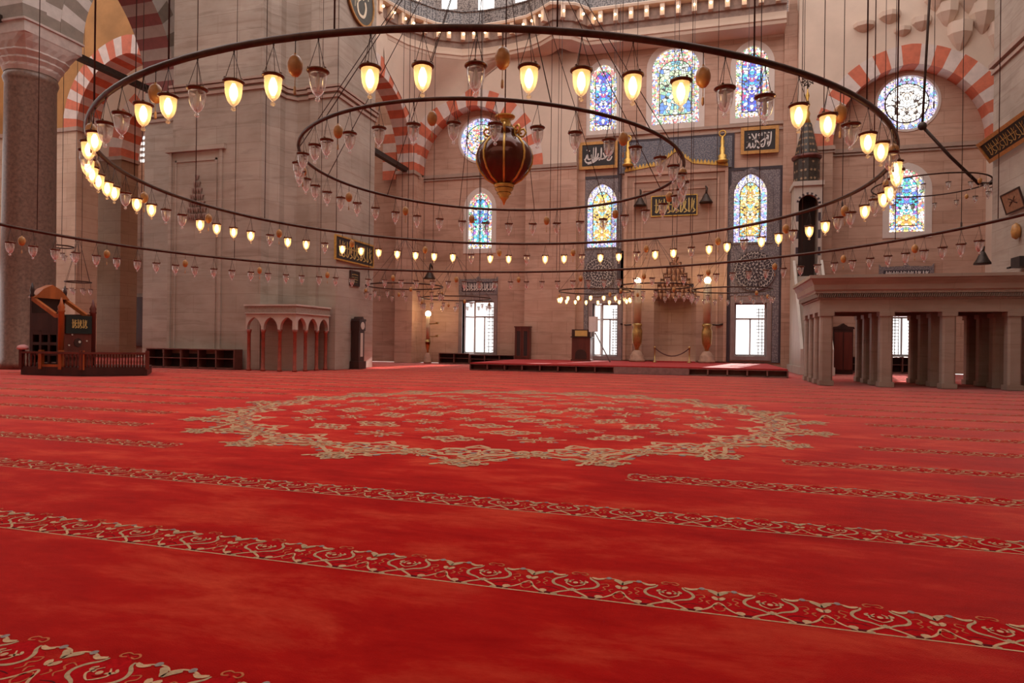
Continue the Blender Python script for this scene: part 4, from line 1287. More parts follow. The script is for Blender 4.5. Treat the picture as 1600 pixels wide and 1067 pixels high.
# tilted boards on the right pier
def tilted(name, label, cat, corners, X, thick, fw, mats, lines):
    """board hung on the right pier leaning forward at its top; corners = picture bl, br, tl"""
    bl, br = onX(*corners[0], X - .05), onX(*corners[1], X - .05)
    z = (bl.z + br.z) / 2; bl.z = br.z = z
    u = br - bl
    tl = onX(*corners[2], X - corners[3])
    v = Vector((-corners[3] + .05, 0, tl.z - z))
    n = u.normalized().cross(v.normalized())
    if n.x > 0: n = -n
    return board(name, label, cat, (bl, u, v, n), thick, fw, mats, lines, None, .012, 1.0)


tilted('calligraphy_board', 'long gilt framed black board leaning forward high on the right pier', 'framed calligraphy', ((1550, 259), (1640, 190), (1540, 216), .5), XR, .1, .13, (M['frame'], M['black'], M['gold_ink']), script_band(6, 12))
tilted('picture_frame', 'small brown square plaque leaning forward low on the right pier', 'plaque', ((1574, 338), (1604, 321), (1567, 304), .25), XR, .05, .05, (M['wood_dk'], M['plaque'], M['wood_dk']), [([(.25, .3), (.5, .55), (.3, .75)], .05), ([(.75, .3), (.55, .5), (.72, .75)], .05), ([(.3, .5), (.7, .52)], .05)])
pb_ = onX(1592, 412, XR - .2)
o = thing('wall_mount_bracket', 'black bracket device on the right pier above the tribune edge', 'bracket', pb_)
obj('body', MB().box(-.12, -.35, -.12, .18, .3, .22), M['plastic'], o)
obj('arm', MB().box(-.16, .28, -.12, -.1, .5, -.06).box(-.1, .2, -.1, .1, .4, -.06), M['plastic'], o)
pe = onX(1589, 361, XR - .1)
o = tag(obj('wall_mount_medallion', MB().lathe([(.02, -.28), (.12, -.2), (.15, 0), (.11, .2), (.02, .28)], 12), M['egg'], None, (XR - .13, pe.y, pe.z)), 'small ochre oval medallion hanging on the right pier', 'medallion')

# red door in the aisle and the preacher's enclosure
a, b = onY(207, 541, YQ - .05), onY(226, 464, YQ - .05)
d = sroot('door_1', (a.x, YQ - .05, 0))
obj('door_leaf', MB().box(0, -.05, a.z, b.x - a.x, .04, b.z), M['wood'], d)
obj('door_lintel', MB().box(-.1, -.1, b.z, b.x - a.x + .1, .04, b.z + .25), M['trim'], d)

P1, P2, P3 = Vector((-21.75, 16.35)), Vector((-19.35, 16.5)), Vector((-17.97, 17.78))
P4, P5 = P3 + Vector((-1.5, 1.7)), P1 + Vector((-.2, 2.6))
en = thing('balustrade_enclosure', 'low red wooden enclosure with turned balusters around the preacher chair', 'enclosure', (-19.6, 17.6, 0))
poly = [tuple(p) for p in (P1, P2, P3, P4, P5)]
part('plinth', MB().prism(poly, PZ(0), 0, .28), M['wood_dk'], en)
for a, b, nb, gate in ((P1, P2, 16, True), (P2, P3, 22, False)):
    d = (b - a); L_ = d.length; d.normalize(); nrm = Vector((d.y, -d.x))
    c = (a + b) / 2
    part('top_rail', MB().obox(c, d, nrm, L_ / 2 + .03, .06, .71, .78), M['wood'], en)
    for k in range(nb):
        p = a + d * (L_ * (k + .5) / nb) - nrm * .04
        if gate and .33 < (k + .5) / nb < .66 : continue
        part('baluster', MB().lathe([(.03, .28), (.022, .36), (.034, .46), (.018, .56), (.03, .66), (.028, .72)], 6, (p.x, p.y, 0)), M['wood'], en)
    for k in ((0, .33, .66, 1) if gate else (.02, 1)):
        p = a + d * L_ * k - nrm * .03
        part('post', MB().obox(p, d, nrm, .06, .06, .2, .83), M['wood_or'] if 0 < k < 1 else M['wood'], en)
p = P1.lerp(P2, .5)
part('gate_panel', MB().obox(P1.lerp(P2, .5) + Vector((.0, .03)), (P2 - P1).normalized(), Vector((0.06, -1)), .36, .03, .28, .36), M['wood_or'], en)
tag(obj('folded_cloth', MB().lathe([(.16, 0), (.18, .05), (.15, .12), (.06, .16)], 10), M['pink'], None, (P1.x + .1, P1.y - .02, .835)), 'pink folded cloth on the near end of the enclosure rail', 'cloth')

# preacher's chair, turned half towards the hall
ch = hall(*(Vector((-14.95, 22.15)))).xy
chz = .285
cfront = at(112, 545, 22.15)
be = radians(15)
Rv, Fv = Vector((CA, SA)), Vector((-SA, CA))
nfr = (Rv * cos(be) - Fv * sin(be)); wv = (Rv * sin(be) + Fv * cos(be))
kc = thing('preacher_chair', 'tall carved wooden preacher chair with orange hood and black banner beside the granite column', 'chair', (cfront.x, cfront.y, chz))
rz = math.atan2(wv.y, wv.x)
kc.location.y += .2
kc.rotation_euler = (0, 0, rz)                                    # local x = across the front, local y = backwards (into the chair)
Wd, Dp = 1.2, 1.32
H = .74
obj('front_panel', MB().box(-Wd / 2 + .08, -.03, .12, Wd / 2 - .08, .04, 1.66), M['wood'], kc)
for i in range(6):
    a = 2 * pi * i / 6 + .2
    obj('inlay_stud', MB().prism(circle(.34 * cos(a), .78 + .38 * sin(a), .03, 6), PY(-.05), 0, .03), M['clockface'], kc)
star = obj('star_inlay', MB().prism(circle(0, .8, .16, 8), PY(-.045), 0, .02), M['wood_dk'], kc)
obj('star_centre', MB().prism(circle(.05, .82, .05, 6), PY(-.055), 0, .012), M['clockface'], star)
obj('step_moulding', MB().box(-Wd / 2, -.09, .3, Wd / 2, .02, .36).box(-Wd / 2, -.06, .0, Wd / 2, .02, .14), M['wood'], kc)
for x in (-Wd / 2, Wd / 2):
    obj('post', MB().lathe([(.09, 0), (.09, 1.8), (.12, 1.84), (.09, 1.9), (.11, 1.98), (.05, 2.12), (.02, 2.3)], 8, (x, 0, 0)), M['wood_or'] if x < 0 else M['wood'], kc)
obj('banner', MB().box(-Wd / 2 + .12, -.07, 1.1, Wd / 2 - .1, -.035, 1.72), M['banner'], kc)
obj('banner_lettering', MB().strokes([([(-.3 + .6 * a, 1.26 + .36 * b) for a, b in pts], w * .55) for pts, w in script_band(3, 21)], PY(-.07), 0, -.012), M['gold_ink'], kc)
obj('side_panel', MB().box(-Wd / 2 - .02, .05, 1.15, -Wd / 2 + .05, Dp, 1.78), M['wood_dk'], kc)
obj('side_panel', MB().box(Wd / 2 - .05, .05, .2, Wd / 2 + .02, Dp, 1.78), M['wood_dk'], kc)
lt = MB()
for i in range(4):
    y = .12 + (Dp - .2) * i / 3
    lt.box(-Wd / 2 - .02, y - .05, .0, -Wd / 2 + .05, y + .05, 1.2)
for z in (.05, .4, .75, 1.1):
    lt.box(-Wd / 2 - .015, .1, z - .05, -Wd / 2 + .045, Dp, z + .05)
obj('leg_lattice', lt, M['wood_dk'], kc)
obj('back_panel', MB().box(-Wd / 2, Dp - .05, .1, Wd / 2, Dp + .03, 2.35), M['wood_dk'], kc)
hd = [(-Wd / 2 - .05, 2.3), (Wd / 2 + .05, 2.3), (Wd / 2 * .55, 2.62), (0, 2.78), (-Wd / 2 * .55, 2.62)]
obj('hood', MB().prism(hd, PY(Dp - .22), 0, .3), M['wood_or'], kc)
for x in (-Wd / 2, Wd / 2):
    obj('arm_rail', MB().prism([(Dp - .1, 2.34), (Dp - .1, 2.2), (.2, 1.62), (.02, 1.62), (.02, 1.75), (.18, 1.75)], lambda u, v, d: (d, u, v), x - .06, x + .06), M['wood_or'], kc)
    obj('finial', MB().lathe([(.05, 2.3), (.08, 2.36), (.05, 2.45), (.07, 2.55), (.015, 2.8)], 8, (x, Dp - .06, 0)), M['wood_dk'], kc)
obj('seat', MB().box(-Wd / 2 + .05, .05, 1.1, Wd / 2 - .05, Dp - .05, 1.18), M['wood_dk'], kc)

# ------------------------------------------------------------------ upper gallery on the qibla side
GP = [(-17.2, 30.6), (-16.75, 31.9), (-16.1, 33.6), (-15.0, 35.0), (-13.6, 35.75), (-12.2, 35.95), (-10.8, 35.85), (-9.4, 35.55), (-8.75, 35.2), (-7.85, 34.5), (-6.95, 34.85), (-6.45, 35.45), (-6.2, 35.75), (-2.5, 35.8), (1.5, 35.8), (4.0, 35.8)]
gz = 18.35


def path_sheet(mb, path, prof, m=0):
    """sweep a profile (outward offset, z) along a plan path; outward = to the hall"""
    n = len(path); k = len(prof)
    for i, p in enumerate(path):
        a, b = Vector(path[max(i - 1, 0)]), Vector(path[min(i + 1, n - 1)])
        t = (b - a).normalized(); o = Vector((t.y, -t.x))
        for d, z in prof:
            q = Vector(p) + o * d
            mb.v.append((q.x, q.y, z))
    base = len(mb.v) - n * k
    for i in range(n - 1):
        for j in range(k - 1):
            mb.f.append([base + i * k + j, base + (i + 1) * k + j, base + (i + 1) * k + j + 1, base + i * k + j + 1]); mb.m.append(m); mb.s.append(False)
    return mb


def resample(path, step):
    out = []
    P = [Vector(p) for p in path]
    acc = 0
    for a, b in zip(P, P[1:]):
        L_ = (b - a).length; t = acc
        while t < L_:
            out.append((a.lerp(b, t / L_), (b - a).normalized())); t += step
        acc = t - L_
    return out


gal = sroot('wall_gallery', (0, 0, 0))
obj('gallery_cornice', path_sheet(MB(), GP, [(-.9, gz - .75), (0.02, gz - .6), (.06, gz - .45), (.12, gz - .4), (.12, gz - .28), (.06, gz - .25), (.08, gz)]), M['plaster'], gal)
obj('gallery_frieze', path_sheet(MB(), GP, [(.08, gz), (.1, gz + .3), (.2, gz + .34), (.22, gz + .95)]), M['niche_p'], gal)
obj('gallery_ledge', path_sheet(MB(), GP, [(.2, gz + .95), (.55, gz + 1.0), (.58, gz + 1.12), (.5, gz + 1.2), (.3, gz + 1.22), (-1.4, gz + 1.22)]), M['plaster'], gal)
obj('gallery_railing', path_sheet(MB(), GP, [(.42, gz + 1.22), (.42, gz + 1.92), (.5, gz + 1.94), (.5, gz + 2.0), (.34, gz + 2.0), (.34, gz + 1.22)]), M['lattice_stone'], gal)
bulbs = []
for i, (p, t) in enumerate(resample(GP, .82)):
    o = Vector((t.y, -t.x))
    c = p + o * .3
    obj('gallery_bracket', MB().obox(c, t, o, .12, .2, gz + .35, gz + 1.0), M['plaster'], gal)
    if i % 1 == 0: bulbs.append(p + o * .66)
bm = mesh('hanging_bulb', MB().sphere((0, 0, 0), .07, 10), M['gallery_bulb'])
for i, p in enumerate(bulbs):
    o = obj('hanging_bulb', bm, None, None, (p.x, p.y, gz + .60))
    tag(o, 'small glowing bulb on the gallery cornice, %s from its left end' % ordinal(i + 1), 'light bulb', 'bulbs along the gallery cornice')
# wall of the gallery with tall bright windows
gh = []
for px0, px1, pyb in ((690, 714, 17), (747, 772, 20), (805, 824, 12), (931, 948, 10), (962, 981, 9), (640, 660, 2), (1040, 1060, -6), (1090, 1110, -8)):
    a = onY(px0, pyb, 38.6); b = onY(px1, pyb, 38.6)
    gh.append(rect(a.x, a.z, b.x, a.z + 3.5))
struct('wall_back', MB().box(-41, -9, 0, 21, -8.6, ZTOP), M['pier'])  # unseen closing walls, added to block sky light from behind and beside
struct('wall_right', MB().box(20, -9, 0, 20.4, YQ, ZTOP), M['pier'])
struct('wall_left', MB().box(-40.4, -9, 0, -40, 10, ZTOP), M['pier'])
struct('shade_ceiling', MB().box(-41, -9, ZTOP, 21, 6.0, ZTOP + .3), M['plaster'])  # unseen partial slab, its reach set to darken the near carpet
struct('wall_gallery_back', MB().wall(rect(-20, 18.5, 8, ZTOP), gh, PY(38.6), .5, 0, 1), [M['lattice_stone'], M['reveal']])

# squinch rounding the corner under the gallery on the left
mb = MB()
top = GP[1:8]
apex = Vector((-16.2, 35.9, 14.2))
ns = 8
rows = []
for j in range(ns + 1):
    t = j / ns
    row = []
    for i, (x, y) in enumerate(top):
        s = i / (len(top) - 1)
        base = Vector((-16.55, 31.8 + (YF - 31.8) * min(1, s * 2), 14.0)) if s <= .5 else Vector((-16.55 + (s - .5) * 2 * 7.2, YF - .02, 14.0 + (s - .5) * 2 * 2.6))
        b_ = Vector((base.x + .03, base.y - .03, base.z + 2.2 * abs(2 * s - 1)))
        e = Vector((x, y, gz - .6))
        q = b_.lerp(e, t); k = t * t
        row.append((b_.x + (e.x - b_.x) * k, b_.y + (e.y - b_.y) * k, q.z))
    rows.append(row)
n = len(top)
mb.add([p for r in rows for p in r], [(j * n + i, j * n + i + 1, (j + 1) * n + i + 1, (j + 1) * n + i) for j in range(ns) for i in range(n - 1)], 0, True)
struct('wall_squinch', mb, M['plaster'])

# ------------------------------------------------------------------ hanging lamps
def cup_profile():
    return [(.086, -.322), (.083, -.36), (.080, -.41), (.074, -.45), (.062, -.49), (.044, -.522), (.022, -.543), (.012, -.553), (.014, -.562), (.024, -.574), (.024, -.587), (.012, -.598), (1e-4, -.60)]


me_hang = MB().tube([(0, 0, -.001), (0, 0, -.02)], .008, 5)
for k in range(3):
    a = 2 * pi * k / 3 + .5
    me_hang.tube([(0, 0, -.014), (.088 * cos(a), .088 * sin(a), -.312)], .0032, 4)
me_hang = mesh('hanger', me_hang, M['wire'])
rimb = MB().lathe([(.082, -.332), (.092, -.33), (.097, -.321), (.106, -.316), (.104, -.304), (.078, -.298), (.076, -.318), (.082, -.332)], 20)
for k in range(3):
    a = 2 * pi * k / 3 + .5
    rimb.lathe([(.012, -.31), (.014, -.29), (1e-4, -.28)], 6, (.09 * cos(a), .09 * sin(a), 0))
rimb.tube([(-.08, 0, -.31), (.08, 0, -.31)], .006, 5).tube([(0, -.08, -.31), (0, .08, -.31)], .006, 5)
me_rim = mesh('rim', rimb, M['rim'])
me_cup = mesh('glass_cup', MB().lathe(cup_profile(), 18), M['glass'])
me_cup_lit = mesh('glass_cup', MB().lathe(cup_profile(), 18), M['glass_lit'])
bp_ = [(1e-4, -.50), (.018, -.49), (.034, -.45), (.036, -.41), (.026, -.36), (.014, -.335), (.012, -.31)]
me_bulb = mesh('bulb', MB().lathe([(r * .62, z) for r, z in bp_], 10), M['bulb_off'])
me_bulb_on = mesh('bulb', MB().lathe([(r * 1.12, z) for r, z in bp_], 10), M['bulb_on'])


def far_mesh(lit):
    mb = MB()
    mb.tube([(0, 0, -.001), (0, 0, -.31)], .006, 4, 0)
    mb.lathe([(.07, -.318), (.104, -.32), (.1, -.302), (.07, -.30)], 10, (0, 0, 0), 1)
    mb.lathe(cup_profile(), 10, (0, 0, 0), 2)
    mb.lathe([(r * (1.3 if lit else .62), z) for r, z in bp_], 8, (0, 0, 0), 3)
    return mesh('pendant_lamp', mb, [M['wire'], M['rim'], M['glass_lit' if lit else 'glass_far'], M['bulb_on' if lit else 'bulb_off']])


me_far, me_far_lit = far_mesh(False), far_mesh(True)
proto = {}
for lit in (0, 1):
    r = bpy.data.objects.new('pendant_lamp', None); r.empty_display_size = .1
    r['category'] = 'lamp'
    proto[lit] = (r, [('hanger', me_hang), ('rim', me_rim), ('glass_cup', me_cup_lit if lit else me_cup), ('bulb', me_bulb_on if lit else me_bulb)])


def lamp(p, lit, label, group, rz=0, tilt=0):
    r0, kids = proto[lit]
    r = r0.copy(); C.objects.link(r); r.location = p; r.rotation_euler = (tilt, 0, rz)
    r['label'] = label; r['group'] = group
    for nm, me in kids:
        o = bpy.data.objects.new(nm, me); C.objects.link(o); o.parent = r
    return r


def farlamp(p, lit, label, group, rz=0):
    o = bpy.data.objects.new('pendant_lamp', me_far_lit if lit else me_far); C.objects.link(o)
    o.location = p; o.rotation_euler = (0, 0, rz)
    return tag(o, label, 'lamp', group)


me_egg = mesh('shell', MB().lathe([(1e-4, -.34), (.03, -.335), (.056, -.305), (.071, -.26), (.072, -.22), (.06, -.175), (.036, -.145), (.012, -.135), (.012, -.12)], 16), M['egg'])
me_ecord = mesh('hanger', MB().tube([(0, 0, -.001), (0, 0, -.13)], .005, 5), M['wire'])
me_etas = mesh('tassel', MB().tube([(0, 0, -.335), (0, 0, -.43)], .004, 5).lathe([(.004, -.43), (.012, -.44), (.014, -.5), (.006, -.515)], 8), M['tassel'])


def egg(p, label, group, k=1.0):
    r = bpy.data.objects.new('hanging_egg', None); C.objects.link(r); r.location = p; r.scale = (k, k, k)
    tag(r, label, 'ostrich egg', group)
    for nm, me in (('cord', me_ecord), ('shell', me_egg), ('tassel', me_etas)):
        o = bpy.data.objects.new(nm, me); C.objects.link(o); o.parent = r
    return r


class Ring:
    """horizontal hoop: centre (lateral, depth), radius, height over the eye, slight sag slopes"""
    def __init__(s, cx, d, R, H, tx=0, ty=0, name='', tube=.03):
        s.cx, s.d, s.R, s.H, s.tx, s.ty, s.name, s.tr = cx, d, R, H, tx, ty, name, tube

    def p(s, deg, drop=0, rad=None):
        a = radians(deg); R = s.R if rad is None else rad
        x, d = R * sin(a), -R * cos(a)
        return hall(s.cx + x, s.d + d, s.H + s.tx * x + s.ty * d - drop)

    def build(s, label, ncab, ztop, cab0=0, sling=None, tie=None):
        c = hall(s.cx, s.d, s.H)
        r = thing('ring_chandelier', label, 'chandelier', c)
        n = 144 if s.R > 3 else 48
        part('hoop', MB().tube([s.p(360 * i / n) for i in range(n)], s.tr, 8, 0, True), M['ring'], r)
        for k in range(ncab):
            q = s.p(cab0 + 360 * k / ncab)
            part('suspension_cable', MB().tube([q, Vector((q.x, q.y, ztop))], .009 if s.R > 3 else .012, 5), M['wire'], r)
        if sling:
            ns_, zs_ = sling
            for k in range(ns_):
                q = s.p(360 * (k + .5) / ns_)
                part('sling_wire', MB().tube([q, Vector((c.x, c.y, zs_))], .008, 5), M['wire'], r)
        return r

    def populate(s, lamps, eggs, far=False):
        """lamps: (angle, lit); labels count along the near and the far half from the left"""
        near = lambda a: cos(radians(a)) > 0
        for half, nm in ((True, 'near'), (False, 'far')):
            L = sorted([l for l in lamps if near(l[0]) == half], key=lambda l: sin(radians(l[0])))
            for i, (a, lit) in enumerate(L):
                lab = '%s lamp, %s from left, %s arc of %s' % ('lit' if lit else 'unlit', ordinal(i + 1), nm, s.name)
                f = farlamp if far else lamp
                f(s.p(a, s.tr), int(lit), lab, 'glass lamps on ' + s.name, random.random() * 6)
            E_ = sorted([a for a in eggs if near(a) == half], key=lambda a: sin(radians(a)))
            for i, a in enumerate(E_):
                egg(s.p(a, s.tr), 'ochre ostrich egg, %s from left, %s arc of %s' % (ordinal(i + 1), nm, s.name), 'ostrich eggs on ' + s.name)


RM = 6.67
R1 = Ring(-.317, 12.65, RM, .4362 * RM, -.0035, .004, 'big middle ring', .036)
near1 = [-34.1, -30.0, -26.0, -21.7, -17.6, -13.4, -8.9, -4.6, -.4, 3.8, 8.0, 12.3, 16.6, 20.9, 25.3, 29.6, 34.0, 38.3, 42.4, 46.6]
lit1n = [1, 1, 0, 1, 1, 0, 1, 1, 0, 1, 1, 1, 1, 0, 0, 1, 1, 0, 1, 1]
far1 = [286.2, 283.2, 279, 275.1, 270.5, 266.2, 261.6, 256.7, 252.3, 247.9, 243.5, 238.6, 234.1, 229.5, 224.8, 220.4, 215.7, 211.3, 206.6, 202, 197.3, 192.6, 187.9, 183.1, 178.4, 173.8, 169.1, 164.3,
        159.7, 155, 150.3, 145.7, 141, 136.3, 131.7, 127.1, 122.4, 117.9, 113.3, 108.6, 104.6, 99.9, 95.1, 91.1, 86.9, 81.6]
lit1f = [1, 1, 0, 1, 1, 0, 0, 1, 1, 1, 1, 0, 1, 1, 0, 1, 1, 1, 1, 1, 1, 1, 0, 1, 1, 0, 1, 1, 0, 1, 1, 0, 1, 1, 0, 1, 1, 0, 1, 1, 0, 1, 1, 0, 0, 1]
tipl = [(290.6, 1), (294.8, 1), (299.2, 1), (303.6, 0), (308.0, 1), (312.4, 1), (316.8, 0), (321.4, 0)]
tipr = [(51.0, 0), (55.4, 1), (59.8, 1), (64.2, 0), (68.6, 1), (73.0, 1), (77.3, 0)]
lamps1 = list(zip(near1, lit1n)) + list(zip(far1, lit1f)) + tipl + tipr
eggs1 = [-32.0, -15.5, 1.7, 18.7, 36.2, 53.2, 70.8, 88.9, 106.6, 124.8, 143.3, 162, 180.8, 199.6, 218, 236.3, 254.5, 272.8, 292.7, 310.2]
r1 = R1.build('great bronze ring chandelier of mostly lit glass lamps spanning the hall', 20, 24, 6, None)
R1.populate(lamps1, eggs1)

RI = 3.54
R2 = Ring(-.1155 * RI, 12.5, RI, .935 * RI, -.026, -.010, 'small inner ring', .03)
near2 = [-60, -50.2, -43.9, -34.6, -25.5, -16.5, -7.0, 2.3, 11.8, 20.9, 30.1, 38.7, 49.4, 57.8, 66, 75, 83.4]
far2 = [91.5, 103.1, 114.4, 125.5, 135.7, 146, 155.8, 165.6, 175.2, 184.5, 193.8, 202.9, 212.1, 221.3, 230.1, 238.8, 247.4, 255.3, 263.6, 272, 281, 290]
r2 = R2.build('smaller bronze ring of unlit glass lamps hung inside and above the great ring', 0, 24, 0, (12, 10.6))
R2.populate([(a, 0) for a in near2 + far2], [-39, -12, 34.5, 70, 98, 130, 160, 190, 217, 243, 276])

RO = 10.5
R3 = Ring(-.044 * RO, 1.215 * RO, RO, .2402 * RO, .013, 0, 'wide outer ring', .036)
far3 = [268.4, 265.4, 262.6, 259.5, 256.5, 253.6, 250.6, 247.6, 244.5, 241.6, 238.6, 235.5, 232.4, 229.4, 226.2, 223.2, 220.1, 217.3, 214.2, 211.2, 208.2, 205.2, 202.1, 199, 196.1, 193, 190, 186.9, 184, 180.9, 177.9, 174.8,
        171.8, 168.8, 165.8, 162.8, 159.8, 156.9, 153.8, 150.7, 147.8, 144.8, 141.8, 138.9, 136, 133.1, 130.1, 127.1, 124.2, 121.4, 118.6, 115.7, 112.9, 110.1, 107.4, 104.6, 101.9, 99.2, 96.6]
E3 = [(far3[i] + far3[i + 1]) / 2 for i in range(2, 58, 4)]
r3 = R3.build('widest bronze ring of unlit glass lamps swinging low across the hall', 24, 24, 4, None)
R3.populate([(a, 0) for a in far3], E3)


def small_ring(px, py_near, py_far, H, name, label, n, lit=0, Rr=None, ncab=3):
    dn = FPX * H / (536 - .0125 * 0 - py_near + .0125 * (px - 800)); df = FPX * H / (536 - py_far + .0125 * (px - 800))
    R = (df - dn) / 2 if Rr is None else Rr
    d = (dn + df) / 2
    s = Ring((px - 800) / FPX * d, d, R, H, 0, 0, name, .03)
    s.build(label, ncab, 24, 20, (6, EYE + H + 2.2) if H < 4 else None)
    s.populate([(360 * k / n + 7, lit) for k in range(n)], [7 + 360 / n * (int(k * n / 4) + .5) for k in range(4)] if n > 12 else [], True)
    return s


small_ring(631, 441, 453, 2.55, 'small ring beside the clock', 'small low ring of unlit lamps between the clock and left bay', 16, 0, 1.75)
small_ring(712, 462, 470, 2.3, 'small ring by the open window', 'small low ring of unlit lamps before the open left window', 16, 0, 1.8)
small_ring(928, 451, 459, 2.6, 'lit ring by the middle window', 'small low ring of lit lamps before the middle window', 18, 1, 1.75)
small_ring(1022, 441, 453, 2.6, 'small ring before the mihrab', 'small low ring of unlit lamps in front of the mihrab niche', 20, 0, 1.65)
small_ring(1142, 449, 457, 2.6, 'small ring by the right window', 'small low ring of unlit lamps before the right window', 18, 0, 1.8)
small_ring(1449, 272, 306, 6.55, 'bracketed ring by the right pier', 'high ring of unlit lamps on a curved bracket beside the right pier', 16, 0, 2.05, 0)
small_ring(88, 383, 387, 4.0, 'ring behind the hooded chair', 'small ring of unlit lamps hanging behind the hooded chair', 8, 0, .6, 2)
small_ring(121, 438, 443, 2.7, 'low ring right of the hooded chair', 'small low ring of unlit lamps right of the hooded chair', 8, 0, .55, 2)

# iron arm that carries the bracketed ring
dB = 24.9
ba = thing('bracket_arm', 'curved black iron arm holding the high ring beside the right pier', 'bracket', at(1530, 287, dB))
part('arm', MB().tube([at(px, py, dB) for px, py in ((1530, 286), (1545, 287), (1560, 284), (1575, 281), (1588, 282), (1596, 290), (1598, 305), (1598, 376))], .06, 8), M['iron'], ba)
part('strut', MB().tube([at(1441, 197, dB), at(1485, 245, dB), at(1530, 288, dB)], .06, 8), M['iron'], ba)
part('hub', MB().sphere(at(1441, 197, dB), .16, 10), M['iron'], ba)
part('suspension_cable', MB().tube([at(1441, 197, dB), at(1441, 197, dB) + Vector((.35, 0, 9))], .045, 6), M['iron'], ba)
# lone cables
for i, (px, py, dd) in enumerate(((1252, 240, 22), (1316, 330, 20), (1399, 180, 24), (1459, 170, 26), (1502, 360, 22), (1383, 170, 26))):
    q = at(px, py, dd)
    t = thing('hanging_cable', 'thin steel cable hanging down, %s from left among those right of the mihrab' % ordinal(i + 1), 'cable', q, 'cables right of the mihrab')
    obj('strand', MB().tube([(0, 0, 0), (0, 0, 24 - q.z)], .012, 5), M['wire'], t)
    obj('turnbuckle', MB().lathe([(.01, 0), (.03, .06), (.03, .25), (.01, .32)], 6), M['wire'], t)

# ------------------------------------------------------------------ red and gold globe lantern
gc = hall(-.19, 12.6, 3.52)
gl = thing('hanging_lantern', 'big dark red globe lantern with gold ribs and finial hanging inside the rings', 'lantern', gc)
prof = [(.07, -.49), (.16, -.46), (.32, -.37), (.45, -.22), (.52, -.05), (.53, .08), (.49, .22), (.40, .34), (.30, .41), (.27, .48), (.27, .56), (.17, .62)]
gb = MB().lathe(prof, 48)
gb.v = [(x * (1 + .05 * abs(sin(4 * (math.atan2(y, x) - 2 * pi * .35 / 8)))), y * (1 + .05 * abs(sin(4 * (math.atan2(y, x) - 2 * pi * .35 / 8)))), z) for x, y, z in gb.v]
obj('globe', gb, M['globe_red'], gl)
for k in range(8):
    a = 2 * pi * (k + .35) / 8
    obj('rib', MB().tube([((r + .008) * cos(a), (r + .008) * sin(a), z) for r, z in prof[1:]], .023, 6), M['gold'], gl)
    sc = [(.27, .46), (.36, .47), (.41, .54), (.37, .61), (.30, .60), (.29, .54), (.33, .52)]
    obj('scroll', MB().tube([(r * cos(a), r * sin(a), z) for r, z in sc], .022, 6), M['gold'], gl)
obj('crown', MB().lathe([(.18, .61), (.11, .65), (.12, .74), (.07, .79), (.19, .82), (.2, .85), (.03, .88)], 16), M['gold'], gl)
obj('base_finial', MB().lathe([(.19, -.46), (.20, -.50), (.17, -.53), (.18, -.56), (.13, -.61), (.14, -.64), (.09, -.69), (.1, -.71), (.05, -.76), (.03, -.8), (.008, -.86)], 16), M['gold'], gl)
obj('base_band', MB().lathe([(.165, -.525), (.185, -.54), (.165, -.555)], 16).lathe([(.125, -.615), (.145, -.63), (.12, -.645)], 16), M['globe_red'], gl)
obj('suspension_cable', MB().tube([(0, 0, .92), (0, 0, 24 - gc.z)], .012, 6), M['wire'], gl)

# ------------------------------------------------------------------ the carpet
def carpet_mat():
    m, nt, b = newmat('red_carpet')
    v = coords(nt)
    def noise(sc, st, det=4.0, rough=.55, dist=0.0):
        n = N(nt, 'ShaderNodeTexNoise', Scale=sc, Detail=det, Roughness=rough, Distortion=dist)
        nt.links.new(coords(nt, st), n.inputs['Vector']); return n.outputs['Fac']
    nap = noise(1.0, (.5, .9, 1), 6.0, .6, .3)
    fine = noise(1.0, (2.2, 9.0, 1), 5.0, .65)
    nap2 = noise(1.0, (1.1, 2.6, 1), 7.0, .72, .3)
    av = N(nt, 'ShaderNodeMath', operation='ADD'); nt.links.new(nap, av.inputs[0]); nt.links.new(nap2, av.inputs[1])
    hv = N(nt, 'ShaderNodeMath', operation='MULTIPLY'); hv.inputs[1].default_value = .5; nt.links.new(av.outputs[0], hv.inputs[0])
    base = ramp(nt, hv.outputs[0], [(.39, (.45, .0015, .002)), (.50, (.60, .010, .006)), (.63, (.80, .075, .034))])
    lines = ramp(nt, fine, [(.3, (.84, .78, .78)), (.7, (1.0, 1.0, 1.0))])
    col = mixc(nt, .7, base, lines, 'MULTIPLY')
    nt.links.new(col, b.inputs['Base Color'])
    b.inputs['Roughness'].default_value = .95; b.inputs['Specular IOR Level'].default_value = .05
    b.inputs['Sheen Weight'].default_value = .5; b.inputs['Sheen Roughness'].default_value = .45
    b.inputs['Sheen Tint'].default_value = (1.0, .55, .50, 1)
    pile = N(nt, 'ShaderNodeTexNoise', Scale=160.0, Detail=2.0); nt.links.new(v, pile.inputs['Vector'])
    bp = N(nt, 'ShaderNodeBump', Strength=.35, Distance=.01)
    nt.links.new(pile.outputs['Fac'], bp.inputs['Height']); nt.links.new(bp.outputs['Normal'], b.inputs['Normal'])
    return m


def yarn(name, col):
    m = plain(name, col, .95, var=.25, scale=40, spec=.05)
    return m


M['carpet'] = carpet_mat()
M['y_beige'] = yarn('beige_yarn', (.52, .305, .175))
M['y_grey'] = yarn('grey_green_yarn', (.40, .265, .155))
M['y_blue'] = yarn('grey_blue_yarn', (.26, .20, .18))
M['y_crim'] = yarn('crimson_yarn', (.36, .004, .006))
M['y_dark'] = yarn('maroon_yarn', (.095, .008, .010))
M['y_orange'] = yarn('orange_yarn', (.46, .12, .05))


